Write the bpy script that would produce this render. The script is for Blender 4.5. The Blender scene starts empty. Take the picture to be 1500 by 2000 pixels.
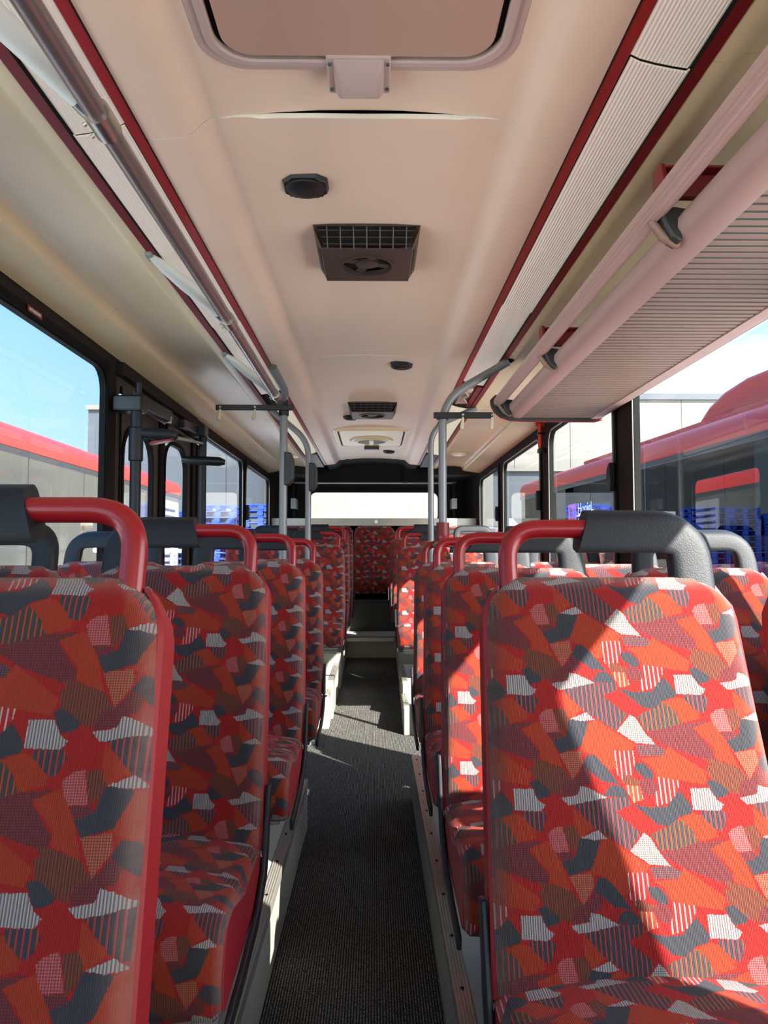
import bpy, bmesh, math, random
from mathutils import Vector, Matrix
random.seed(7)
C = bpy.context.scene.collection
SC = bpy.context.scene
E = 1.10                     # eye height above the aisle floor; "z(v)" turns a height above the eye into a world height
def z(v): return E + v
PI = math.pi

# ---------------------------------------------------------------- camera, sky, sun, exposure
cam_d = bpy.data.cameras.new('camera'); cam = bpy.data.objects.new('camera', cam_d); C.objects.link(cam)
cam_d.sensor_fit = 'VERTICAL'; cam_d.sensor_height = 36.0; cam_d.lens = 27.0; cam_d.clip_start = 0.02; cam_d.clip_end = 500
cam.location = (0, 0, E)
cam.rotation_euler = (PI/2 + math.atan(80/1500), 0, -math.atan(17/1500))
SC.camera = cam
SC.view_settings.view_transform = 'Standard'; SC.view_settings.look = 'None'
SC.view_settings.gamma = 1.0; SC.view_settings.use_curve_mapping = False
SC.view_settings.exposure = 2.6
SC.cycles.max_bounces = 14; SC.cycles.diffuse_bounces = 8; SC.cycles.transparent_max_bounces = 16
SC.cycles.caustics_reflective = False; SC.cycles.caustics_refractive = False
SC.cycles.sample_clamp_indirect = 6.0

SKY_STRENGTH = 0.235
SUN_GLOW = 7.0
SUN_STRENGTH = 4.7
SUN_DIR = Vector((-0.63, 0.58, -0.68))          # the way the light travels: from front right, about 38 degrees up
sun_d = bpy.data.lights.new('sun', 'SUN'); sun = bpy.data.objects.new('sun', sun_d); C.objects.link(sun)
sun_d.energy = SUN_STRENGTH; sun_d.angle = math.radians(0.55); sun_d.color = (1.0, 0.955, 0.88)
sun.rotation_euler = SUN_DIR.to_track_quat('-Z', 'Y').to_euler(); sun.location = (8, -8, 10)

def lin(c):
    def f(v):
        v /= 255.0
        return v/12.92 if v <= 0.04045 else ((v+0.055)/1.055)**2.4
    return (f(c[0]), f(c[1]), f(c[2]), 1.0)

w = bpy.data.worlds.new('sky'); SC.world = w; w.use_nodes = True
wt = w.node_tree; wt.nodes.clear()
wo = wt.nodes.new('ShaderNodeOutputWorld'); wb = wt.nodes.new('ShaderNodeBackground')
tc = wt.nodes.new('ShaderNodeTexCoord'); sx = wt.nodes.new('ShaderNodeSeparateXYZ')
wt.links.new(tc.outputs['Generated'], sx.inputs[0])
rmp = wt.nodes.new('ShaderNodeValToRGB'); wt.links.new(sx.outputs['Z'], rmp.inputs[0])
el = rmp.color_ramp.elements
el[0].position = 0.0; el[0].color = lin((214, 236, 246)); el[1].position = 0.16; el[1].color = lin((176, 222, 248))
e2 = el.new(0.34); e2.color = lin((132, 190, 240)); e3 = el.new(0.9); e3.color = lin((70, 130, 205))
# clouds laid on a high flat layer: direction divided by its height
dv = wt.nodes.new('ShaderNodeMath'); dv.operation = 'MAXIMUM'; dv.inputs[1].default_value = 0.06; wt.links.new(sx.outputs['Z'], dv.inputs[0])
vd = wt.nodes.new('ShaderNodeVectorMath'); vd.operation = 'DIVIDE'; cb = wt.nodes.new('ShaderNodeCombineXYZ')
for i in range(3): wt.links.new(dv.outputs[0], cb.inputs[i])
wt.links.new(tc.outputs['Generated'], vd.inputs[0]); wt.links.new(cb.outputs[0], vd.inputs[1])
cn = wt.nodes.new('ShaderNodeTexNoise'); cn.inputs['Scale'].default_value = 0.42; cn.inputs['Detail'].default_value = 7
cn.inputs['Roughness'].default_value = 0.55; cn.inputs['Distortion'].default_value = 0.5
mp = wt.nodes.new('ShaderNodeMapping'); mp.inputs['Location'].default_value = (5.1, 3.3, 0.0)
wt.links.new(vd.outputs[0], mp.inputs[0]); wt.links.new(mp.outputs[0], cn.inputs['Vector'])
ad = wt.nodes.new('ShaderNodeMath'); ad.operation = 'MULTIPLY_ADD'; ad.inputs[1].default_value = 0.34
wt.links.new(sx.outputs['X'], ad.inputs[0]); wt.links.new(cn.outputs['Fac'], ad.inputs[2])
cr = wt.nodes.new('ShaderNodeValToRGB'); wt.links.new(ad.outputs[0], cr.inputs[0])
cr.color_ramp.elements[0].position = 0.56; cr.color_ramp.elements[1].position = 0.74
mx = wt.nodes.new('ShaderNodeMix'); mx.data_type = 'RGBA'
wt.links.new(cr.outputs[0], mx.inputs[0]); wt.links.new(rmp.outputs[0], mx.inputs[6]); mx.inputs[7].default_value = (1.0, 1.0, 1.0, 1)
# the sky brightens smoothly towards the sun, an added glow that fills the interior
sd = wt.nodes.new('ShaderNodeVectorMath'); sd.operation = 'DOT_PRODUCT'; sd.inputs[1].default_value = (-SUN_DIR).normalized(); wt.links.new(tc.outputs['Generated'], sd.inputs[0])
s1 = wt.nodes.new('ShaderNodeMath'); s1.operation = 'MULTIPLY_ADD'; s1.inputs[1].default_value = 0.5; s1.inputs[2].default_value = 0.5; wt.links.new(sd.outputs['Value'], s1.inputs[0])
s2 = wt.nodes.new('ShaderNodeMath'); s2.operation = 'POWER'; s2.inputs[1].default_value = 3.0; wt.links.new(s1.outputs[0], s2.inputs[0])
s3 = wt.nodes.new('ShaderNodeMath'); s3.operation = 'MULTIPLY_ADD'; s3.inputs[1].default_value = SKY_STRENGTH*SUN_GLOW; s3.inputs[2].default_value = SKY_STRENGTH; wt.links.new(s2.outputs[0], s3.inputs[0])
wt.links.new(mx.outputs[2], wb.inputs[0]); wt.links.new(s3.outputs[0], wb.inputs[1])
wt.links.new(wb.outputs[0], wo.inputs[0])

# ---------------------------------------------------------------- helpers
class MB:
    """collects geometry for ONE mesh object"""
    def __init__(s): s.v = []; s.f = []; s.uv = []; s.mi = []
    def add(s, vs, fs, uvs=None, mi=0):
        o = len(s.v); s.v += [tuple(p) for p in vs]
        for i, f in enumerate(fs):
            s.f.append([k+o for k in f]); s.uv.append(None if uvs is None else [uvs[k] for k in f]); s.mi.append(mi)
    def box(s, x0, x1, y0, y1, z0, z1, mi=0):
        x0, x1 = min(x0, x1), max(x0, x1); y0, y1 = min(y0, y1), max(y0, y1); z0, z1 = min(z0, z1), max(z0, z1)
        s.add([(x0,y0,z0),(x1,y0,z0),(x1,y1,z0),(x0,y1,z0),(x0,y0,z1),(x1,y0,z1),(x1,y1,z1),(x0,y1,z1)],
              [(0,3,2,1),(4,5,6,7),(0,1,5,4),(1,2,6,5),(2,3,7,6),(3,0,4,7)], mi=mi); return s
    def prism(s, prof, a, b, axis='y', mi=0):
        """closed 2D profile extruded from a to b along an axis; profile is (x,z) for y, (y,z) for x, (x,y) for z"""
        n = len(prof)
        def P(p, t):
            return (p[0], t, p[1]) if axis == 'y' else (t, p[0], p[1]) if axis == 'x' else (p[0], p[1], t)
        vs = [P(p, a) for p in prof] + [P(p, b) for p in prof]
        fs = [(i, (i+1) % n, (i+1) % n + n, i+n) for i in range(n)] + [tuple(range(n))[::-1], tuple(range(n, 2*n))]
        s.add(vs, fs, mi=mi); return s
    def sheet(s, prof, a, b, t, axis='y', nseg=1):
        """open profile given thickness t (upwards / outwards along its normal), extruded along y"""
        n = len(prof); top = []
        for i in range(n):
            p0 = prof[max(i-1, 0)]; p1 = prof[min(i+1, n-1)]
            d = Vector((p1[0]-p0[0], p1[1]-p0[1])); d.normalize()
            top.append((prof[i][0]-d.y*t, prof[i][1]+d.x*t))
        return s.prism(list(prof)+top[::-1], a, b, axis)
    def tube(s, path, r, seg=12, cap=True, mi=0, lobes=0, depth=0):
        path = [Vector(p) for p in path]; n = len(path)
        rs = r if isinstance(r, (list, tuple)) else [r]*n
        t0 = (path[1]-path[0]).normalized()
        up = Vector((0,0,1)) if abs(t0.z) < 0.9 else Vector((1,0,0))
        nrm = (up - t0*up.dot(t0)).normalized()
        rings = []; prev = t0
        for i, p in enumerate(path):
            t = ((path[min(i+1,n-1)]-p).normalized() + (p-path[max(i-1,0)]).normalized())
            t = t.normalized() if t.length > 1e-6 else prev
            q = prev.rotation_difference(t); nrm = q @ nrm; nrm = (nrm - t*nrm.dot(t)).normalized(); prev = t
            bn = t.cross(nrm)
            # lengthen at mitres
            ring = []
            for k in range(seg):
                a = 2*PI*k/seg; rr = rs[i]*(1 + (depth if lobes and k % 2 else 0))
                ring.append(p + nrm*math.cos(a)*rr + bn*math.sin(a)*rr)
            rings.append(ring)
        vs = [q for rg in rings for q in rg]; fs = []
        for i in range(n-1):
            for k in range(seg):
                a = i*seg+k; b = i*seg+(k+1) % seg
                fs.append((a, b, b+seg, a+seg))
        if cap: fs += [tuple(range(seg))[::-1], tuple(range((n-1)*seg, n*seg))]
        s.add(vs, fs, mi=mi); return s
    def cyl(s, p, q, r, seg=16, mi=0): return s.tube([p, q], r, seg, mi=mi)
    def ringplate(s, outer, inner, a, b, axis='x'):
        """outer and inner outlines with the same point count, extruded along axis from a to b"""
        n = len(outer)
        def P(p, t): return (t, p[0], p[1]) if axis == 'x' else (p[0], t, p[1]) if axis == 'y' else (p[0], p[1], t)
        vs = [P(p,a) for p in outer]+[P(p,a) for p in inner]+[P(p,b) for p in outer]+[P(p,b) for p in inner]
        fs = []
        for i in range(n):
            j = (i+1) % n
            fs += [(i,j,n+j,n+i), (2*n+j,2*n+i,3*n+i,3*n+j), (j,i,2*n+i,2*n+j), (n+i,n+j,3*n+j,3*n+i)]
        s.add(vs, fs); return s
    def build(s, name, mats, parent=None, smooth=30, bevel=0, loc=None, recalc=True):
        me = bpy.data.meshes.new(name); me.from_pydata(s.v, [], s.f)
        if any(u is not None for u in s.uv):
            ul = me.uv_layers.new(name='UVMap'); k = 0
            for fi, f in enumerate(s.f):
                for j in range(len(f)):
                    ul.data[k].uv = s.uv[fi][j] if s.uv[fi] else (0, 0); k += 1
        for m in (mats if isinstance(mats, (list, tuple)) else [mats]): me.materials.append(m)
        for p, i in zip(me.polygons, s.mi): p.material_index = i
        if recalc:
            bm = bmesh.new(); bm.from_mesh(me); bmesh.ops.recalc_face_normals(bm, faces=bm.faces); bm.to_mesh(me); bm.free()
        if smooth:
            for p in me.polygons: p.use_smooth = True
            me.set_sharp_from_angle(angle=math.radians(smooth))
        o = bpy.data.objects.new(name, me); C.objects.link(o)
        if parent is not None: o.parent = parent
        if loc is not None: o.location = loc
        if bevel:
            md = o.modifiers.new('bevel', 'BEVEL'); md.width = bevel; md.segments = 2; md.limit_method = 'ANGLE'; md.angle_limit = math.radians(40)
        return o

def tag(o, label=None, cat=None, group=None, kind=None):
    if label: o['label'] = label
    if cat: o['category'] = cat
    if group: o['group'] = group
    if kind: o['kind'] = kind
    return o
def empty(name, loc=(0,0,0), label=None, cat=None, group=None, kind=None):
    o = bpy.data.objects.new(name, None); C.objects.link(o); o.location = loc; o.empty_display_size = 0.05
    return tag(o, label, cat, group, kind)
def kids(o): return [c for c in bpy.data.objects if c.parent == o]
def copy_tree(o, parent=None):
    c = o.copy(); C.objects.link(c); c.parent = parent
    for ch in kids(o): copy_tree(ch, c)
    return c
def rrect(x0, x1, y0, y1, r, n=5):
    pts = []
    for cx, cy, a0 in ((x1-r, y1-r, 0), (x0+r, y1-r, PI/2), (x0+r, y0+r, PI), (x1-r, y0+r, 1.5*PI)):
        for k in range(n+1):
            a = a0 + PI/2*k/n; pts.append((cx+r*math.cos(a), cy+r*math.sin(a)))
    return pts
def arc(pts, r, n=6):
    """round the corners of a polyline"""
    pts = [Vector(p) for p in pts]; out = [pts[0]]
    for i in range(1, len(pts)-1):
        a, b, c = pts[i-1], pts[i], pts[i+1]
        d1 = (a-b); d2 = (c-b); rr = min(r, d1.length*0.49, d2.length*0.49)
        p, q = b+d1.normalized()*rr, b+d2.normalized()*rr
        for k in range(n+1):
            t = k/n; out.append(p*(1-t)**2 + b*2*t*(1-t) + q*t*t)
    out.append(pts[-1]); return out
def text_mesh(name, body, size, mat, parent, loc, rot, align='CENTER', extrude=0.0006, xs=1.0):
    cu = bpy.data.curves.new(name, 'FONT'); cu.body = body; cu.size = size; cu.align_x = align; cu.align_y = 'CENTER'; cu.extrude = extrude
    o = bpy.data.objects.new(name, cu); C.objects.link(o)
    dg = bpy.context.evaluated_depsgraph_get(); me = bpy.data.meshes.new_from_object(o.evaluated_get(dg))
    bpy.data.objects.remove(o); me.materials.clear(); me.materials.append(mat)
    m = bpy.data.objects.new(name, me); C.objects.link(m); m.location = loc; m.rotation_euler = rot; m.scale = (xs, 1, 1); m.parent = parent
    return m

# ---------------------------------------------------------------- materials
class NT:
    def __init__(s, name):
        s.m = bpy.data.materials.new(name); s.m.use_nodes = True; s.t = s.m.node_tree; s.t.nodes.clear()
        s.out = s.t.nodes.new('ShaderNodeOutputMaterial')
    def n(s, typ, **kw):
        nd = s.t.nodes.new(typ)
        for k, v in kw.items(): setattr(nd, k, v)
        return nd
    def l(s, a, b): s.t.links.new(a, b)
    def put(s, sock, v):
        if hasattr(v, 'is_output'): s.l(v, sock)
        else: sock.default_value = v
    def math(s, op, a, b=None, c=None, clamp=False):
        nd = s.n('ShaderNodeMath', operation=op, use_clamp=clamp)
        for i, v in enumerate((a, b, c)):
            if v is not None: s.put(nd.inputs[i], v)
        return nd.outputs[0]
    def mix(s, fac, a, b):
        nd = s.n('ShaderNodeMix', data_type='RGBA'); s.put(nd.inputs[0], fac); s.put(nd.inputs[6], a); s.put(nd.inputs[7], b); return nd.outputs[2]
    def noise(s, vec, scale, detail=3, rough=0.5):
        nd = s.n('ShaderNodeTexNoise'); nd.inputs['Scale'].default_value = scale; nd.inputs['Detail'].default_value = detail
        nd.inputs['Roughness'].default_value = rough; s.l(vec, nd.inputs['Vector']); return nd.outputs['Fac']
    def obj(s): return s.n('ShaderNodeTexCoord').outputs['Object']
    def bump(s, h, strength, dist=0.001):
        nd = s.n('ShaderNodeBump'); nd.inputs['Strength'].default_value = strength; nd.inputs['Distance'].default_value = dist; s.l(h, nd.inputs['Height']); return nd.outputs[0]
    def bsdf(s, col, rough=0.5, metal=0.0, normal=None, spec=0.5, sheen=0.0, emit=None, est=0.0):
        b = s.n('ShaderNodeBsdfPrincipled'); s.put(b.inputs['Base Color'], col); s.put(b.inputs['Roughness'], rough); b.inputs['Metallic'].default_value = metal
        b.inputs['Specular IOR Level'].default_value = spec; b.inputs['Sheen Weight'].default_value = sheen
        if normal is not None: s.l(normal, b.inputs['Normal'])
        if emit is not None: s.put(b.inputs['Emission Color'], emit); b.inputs['Emission Strength'].default_value = est
        s.l(b.outputs[0], s.out.inputs[0]); return s.m

def plain(name, rgb, rough=0.5, metal=0.0, var=0.06, vscale=9.0, bump=0.0, bscale=250.0, spec=0.5, emit=None, est=0.0, bdist=0.0006):
    """one colour with slight mottling and optional fine grain"""
    t = NT(name); v = t.obj(); c = lin(rgb)
    if var:
        f = t.noise(v, vscale, 4)
        col = t.mix(f, tuple(x*(1-var) for x in c[:3])+(1,), tuple(min(1, x*(1+var)) for x in c[:3])+(1,))
    else: col = c
    nrm = t.bump(t.noise(v, bscale, 2), bump, bdist) if bump else None
    return t.bsdf(col, rough, metal, nrm, spec, emit=emit, est=est)

M = {}
M['beige'] = plain('ceiling_beige', (242, 214, 190), 0.42, var=0.05, vscale=5, bump=0.12, bscale=700)
M['cove'] = plain('cove_beige', (230, 206, 168), 0.38, var=0.05, vscale=4, bump=0.10, bscale=700)
M['duct'] = plain('duct_beige', (236, 214, 172), 0.36, var=0.04, bump=0.08, bscale=600)
M['edge_white'] = plain('raw_panel_edge', (240, 236, 222), 0.6)
M['red_strip'] = plain('red_strip', (156, 20, 24), 0.42, var=0.05)
M['dark_red'] = plain('dark_red_strip', (116, 14, 20), 0.45, var=0.05)
M['red_tube'] = plain('red_tube', (138, 16, 26), 0.30, var=0.04)
M['red_vinyl'] = plain('red_vinyl', (140, 15, 26), 0.55, var=0.06, vscale=30, bump=0.25, bscale=500)
M['black_pad'] = plain('black_pad', (20, 23, 28), 0.55, var=0.10, spec=0.35, vscale=60, bump=0.55, bscale=420, bdist=0.0012)
M['black'] = plain('black_plastic', (15, 14, 15), 0.38, var=0.08)
M['rubber'] = plain('black_rubber', (8, 7, 7), 0.65, var=0.1, spec=0.15)
M['brown_dark'] = plain('dark_brown_felt', (40, 31, 27), 0.8, spec=0.2, var=0.14, vscale=60, bump=0.3, bscale=600)
M['brown_door'] = plain('door_brown', (62, 50, 43), 0.5, var=0.06)
M['felt'] = plain('black_felt', (18, 15, 14), 0.9, var=0.15, vscale=80, bump=0.2, bscale=600)
M['vent'] = plain('vent_brown', (66, 53, 47), 0.38, var=0.06)
M['vent_dark'] = plain('vent_dark', (22, 18, 17), 0.5)
M['grey_frame'] = plain('hatch_grey', (196, 172, 164), 0.40, var=0.04)
M['hatch_panel'] = plain('hatch_panel', (188, 152, 136), 0.5, var=0.05, vscale=3)
M['grey_tube'] = plain('grey_tube', (124, 124, 126), 0.32, metal=0.15, var=0.05)
M['pale_arm'] = plain('pale_grey_arm', (212, 216, 210), 0.35, var=0.03)
M['chrome'] = plain('brushed_metal', (190, 186, 178), 0.28, metal=1.0, var=0.08, vscale=40)
M['alu'] = plain('aluminium', (176, 172, 162), 0.36, metal=0.7, var=0.10, vscale=30)
M['seat_grey'] = plain('seat_frame_grey', (88, 94, 100), 0.45, var=0.06)
M['seat_dark'] = plain('seat_dark_plastic', (24, 27, 31), 0.5, var=0.06, spec=0.3)
M['bracket_grey'] = plain('bracket_grey', (150, 152, 148), 0.45, var=0.05)
M['lino'] = plain('platform_lino', (150, 150, 138), 0.6, var=0.14, vscale=14, bump=0.1, bscale=300)
M['bounce_pale'] = plain('bounce_sheet', (196, 194, 184), 0.6, var=0.1, vscale=14)
M['side_panel'] = plain('platform_side', (150, 148, 134), 0.55, var=0.16, vscale=7)
M['shelf'] = plain('rear_shelf', (205, 200, 184), 0.55, var=0.05)
M['engine'] = plain('engine_box', (70, 72, 66), 0.6, var=0.1, vscale=6)
M['rack'] = plain('rack_grey_pink', (182, 152, 144), 0.42, var=0.05)
M['slat'] = plain('rack_slat', (148, 118, 102), 0.45, var=0.04)
M['rack_dark'] = plain('rack_dark', (46, 50, 48), 0.45, var=0.05)
M['dark_backing'] = plain('rack_inner', (40, 36, 34), 0.8)  # plain dark brown of the outer roof and the light tray
M['orange_red'] = plain('hammer_red', (214, 52, 36), 0.4)
M['hook'] = plain('hook_clear', (214, 196, 170), 0.25)
M['white'] = plain('white_paint', (236, 236, 230), 0.45)

def rail_mat():
    t = NT('rail_steel'); v = t.obj()
    return t.bsdf(lin((138, 122, 120)), 0.26, 0.55, None, 0.5)
M['rail'] = rail_mat()
def diffuser(name, rgb, est=0.0, ec=(1, 0.93, 0.75, 1)):
    t = NT(name); v = t.obj(); sp = t.n('ShaderNodeSeparateXYZ'); t.l(v, sp.inputs[0])
    s = t.math('SINE', t.math('MULTIPLY', sp.outputs['X'], 900.0))
    col = t.mix(t.math('MULTIPLY_ADD', s, 0.25, 0.5), tuple(x*0.86 for x in lin(rgb)[:3])+(1,), lin(rgb))
    return t.bsdf(col, 0.30, 0, t.bump(s, 0.5, 0.002), emit=ec, est=est)
M['diffuser'] = diffuser('light_diffuser', (226, 208, 198), 0.03)  # faint glow added as fill to panels that are switched off
M['diffuser_lit'] = diffuser('light_diffuser_lit', (236, 224, 186), 0.05)
def glass(name, tint=(0.96, 0.975, 0.97), refl=0.9, f0=0.07):
    t = NT(name)
    tr = t.n('ShaderNodeBsdfTransparent'); tr.inputs[0].default_value = tint+(1,)
    gl = t.n('ShaderNodeBsdfGlossy'); gl.inputs['Roughness'].default_value = 0.0; gl.inputs[0].default_value = (refl, refl, refl, 1)
    ge = t.n('ShaderNodeNewGeometry'); dt = t.n('ShaderNodeVectorMath', operation='DOT_PRODUCT'); t.l(ge.outputs['Normal'], dt.inputs[0]); t.l(ge.outputs['Incoming'], dt.inputs[1])
    fr = t.math('MULTIPLY_ADD', t.math('POWER', t.math('SUBTRACT', 1.0, t.math('ABSOLUTE', dt.outputs['Value'])), 5.0), 1-f0, f0)
    mx = t.n('ShaderNodeMixShader'); t.l(fr, mx.inputs[0]); t.l(tr.outputs[0], mx.inputs[1]); t.l(gl.outputs[0], mx.inputs[2])
    t.l(mx.outputs[0], t.out.inputs[0]); return t.m
M['glass'] = glass('window_glass')

def carpet():
    t = NT('black_ribbed_carpet'); v = t.obj(); sp = t.n('ShaderNodeSeparateXYZ'); t.l(v, sp.inputs[0])
    rib = t.math('SINE', t.math('MULTIPLY', sp.outputs['X'], 2*PI/0.0075))
    rib = t.math('MULTIPLY_ADD', rib, 0.5, 0.5)
    n1 = t.noise(v, 260, 3); n2 = t.noise(v, 900, 1)
    r = t.n('ShaderNodeValToRGB'); t.l(n1, r.inputs[0])
    r.color_ramp.elements[0].position = 0.36; r.color_ramp.elements[0].color = lin((13, 13, 13)); r.color_ramp.elements[1].position = 0.68; r.color_ramp.elements[1].color = lin((176, 172, 163))
    col = t.mix(t.math('MULTIPLY', rib, 0.7), lin((12, 12, 12)), r.outputs[0])
    h = t.math('ADD', rib, t.math('MULTIPLY', n2, 0.9))
    return t.bsdf(col, 0.95, 0, t.bump(h, 0.8, 0.003), 0.15)
M['carpet'] = carpet()

# ---- the moquette: a repeating tile of angular patches, each a set of convex polygons tested edge by edge
POLY = [('B',[[(130,100),(110,0),(290,0),(390,90),(340,150)],[(130,100),(340,150),(310,220),(230,180)]]),('M',[[(340,150),(390,90),(560,60),(450,210),(320,230)]]),('D',[[(420,105),(335,-95),(500,-120),(505,-25)],[(420,990),(335,790),(500,765),(505,860)]]),('N',[[(640,115),(500,0),(545,-85),(605,-75),(680,15),(760,135)],[(640,1000),(500,885),(545,800),(605,810),(680,900),(760,1020)]]),('R',[[(515,155),(560,90),(695,150),(625,190)]]),('w',[[(755,65),(745,-115),(895,-115),(895,-25),(835,125),(800,135)],[(755,950),(745,770),(895,770),(895,860),(835,1010),(800,1020)]]),('N',[[(895,35),(890,-15),(960,-20),(1020,45),(1020,105),(960,95)],[(895,920),(890,870),(960,865),(1020,930),(1020,990),(960,980)]]),('w',[[(1025,200),(1050,60),(1115,20),(1205,110),(1200,160),(1140,265)],[(1140,265),(1000,305),(1025,200)]]),('B',[[(780,130),(800,60),(920,110),(900,150)]]),('M',[[(910,170),(920,110),(980,90),(1050,150),(1020,220),(960,220)]]),('o',[[(850,275),(800,145),(910,150),(930,250)]]),('N',[[(640,225),(690,150),(750,140),(800,180),(820,240)]]),('S',[[(440,330),(400,280),(660,240),(820,230),(830,290),(710,340)],[(440,330),(710,340),(880,490),(800,600),(770,610),(620,500)],[(620,500),(550,460),(440,330)]]),('O',[[(400,440),(400,300),(540,450),(440,530)]]),('V',[[(370,290),(320,240),(450,215)],[(450,215),(470,150),(530,165)],[(370,290),(450,215),(530,165),(660,235),(420,285)]]),('V',[[(-30,325),(-30,170),(110,170),(150,255)],[(-30,325),(150,255),(200,290),(160,335)],[(1285,325),(1285,170),(1425,170),(1465,255)],[(1285,325),(1465,255),(1515,290),(1475,335)]]),('N',[[(150,245),(95,125),(150,105),(250,190),(235,225)]]),('S',[[(30,380),(20,335),(190,335),(205,380),(160,480),(100,460)]]),('O',[[(-40,500),(-60,380),(30,380),(130,490)],[(1275,500),(1255,380),(1345,380),(1445,490)]]),('N',[[(1010,430),(850,285),(960,310)],[(1010,430),(960,310),(1090,305)],[(1010,430),(1090,305),(1200,190),(1280,300),(1170,380)],[(1280,300),(1270,350),(1170,380)],[(1170,380),(1090,450),(1010,430)]]),('n',[[(1010,620),(960,500),(1040,460),(1090,450)],[(1010,620),(1090,450),(1170,390),(1260,470),(1290,560),(1120,610)]]),('O',[[(-65,460),(-145,390),(-35,350),(25,370),(125,520)],[(125,520),(-25,560),(-65,460)],[(1250,460),(1170,390),(1280,350),(1340,370),(1440,520)],[(1440,520),(1290,560),(1250,460)]]),('M',[[(-155,740),(-305,640),(-15,560),(55,610),(185,780),(175,850),(105,840)],[(-15,560),(165,545),(55,610)],[(1160,740),(1010,640),(1300,560),(1370,610),(1500,780),(1490,850),(1420,840)],[(1300,560),(1480,545),(1370,610)]]),('T',[[(790,620),(905,490),(945,520),(1000,630)],[(790,620),(1000,630),(1070,725),(920,710)]]),('d',[[(940,810),(920,730),(1070,725),(1150,770),(1110,815)]]),('O',[[(-205,-70),(-155,-145),(115,55)],[(-385,-55),(-205,-70),(115,55),(85,141),(-315,-15)],[(85,141),(-265,85),(-315,-15)],[(-205,815),(-155,740),(115,940)],[(-385,830),(-205,815),(115,940),(85,1026),(-315,870)],[(85,1026),(-265,970),(-315,870)],[(1110,-70),(1160,-145),(1430,55)],[(930,-55),(1110,-70),(1430,55),(1400,141),(1000,-15)],[(1400,141),(1050,85),(1000,-15)],[(1110,815),(1160,740),(1430,940)],[(930,830),(1110,815),(1430,940),(1400,1026),(1000,870)],[(1400,1026),(1050,970),(1000,870)]]),('P',[[(200,500),(245,455),(310,440),(350,620),(230,630)]]),('B',[[(360,640),(320,450),(400,440),(440,540)]]),('N',[[(390,660),(430,530),(540,540),(580,550),(500,740)],[(390,660),(500,740),(340,790),(290,700)]]),('M',[[(290,700),(240,635),(350,625),(390,660)]]),('V',[[(540,540),(440,525),(570,470),(630,530)]]),('O',[[(190,-125),(60,-285),(200,-345),(290,-185),(350,15)],[(350,15),(190,-55),(190,-125)],[(190,760),(60,600),(200,540),(290,700),(350,900)],[(350,900),(190,830),(190,760)]]),('O',[[(740,-115),(760,15),(700,35),(600,-85)],[(490,770),(580,550),(640,530),(790,640)],[(740,770),(490,770),(790,640),(920,720),(880,770)],[(740,770),(760,900),(700,920),(600,800)],[(740,770),(600,800),(490,770)]]),('B',[[(110,-55),(190,-45),(350,15),(420,115),(250,115)],[(110,830),(190,840),(350,900),(420,1000),(250,1000)]]),('M',[[(430,115),(505,-5),(560,55),(540,141)],[(430,1000),(505,880),(560,940),(540,1026)]])]
TW, TH = 1315.0, 885.0
CLS = {  # class: base colour, second colour, stripe weight, rib weight, dot weight
 'R': ((133,28,26),(120,24,24),0,0,0), 'O': ((136,47,29),(130,43,28),0,0,0), 'M': ((98,45,47),(75,34,38),0,0,1),
 'B': ((102,56,43),(75,41,34),0,1,0), 'N': ((51,51,56),(45,45,51),0,0,0), 'V': ((145,139,137),(94,81,81),0,1,0),
 'T': ((150,145,139),(90,79,75),0,0,1), 'P': ((154,85,83),(120,43,45),0,0,1), 'D': ((150,81,62),(102,49,39),0,0,1),
 'd': ((53,51,55),(117,56,56),0,0,1), 'S': ((51,51,56),(143,53,51),1,0,0), 'w': ((143,34,32),(160,139,135),1,0,0),
 'o': ((150,56,36),(158,130,118),1,0,0), 'n': ((56,54,54),(150,62,39),1,0,0)}
ORDER = list(CLS)
FAB_U, FAB_V, FAB_SU, FAB_SV = -446.0, -130.0, 4852.0, 5145.0
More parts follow.
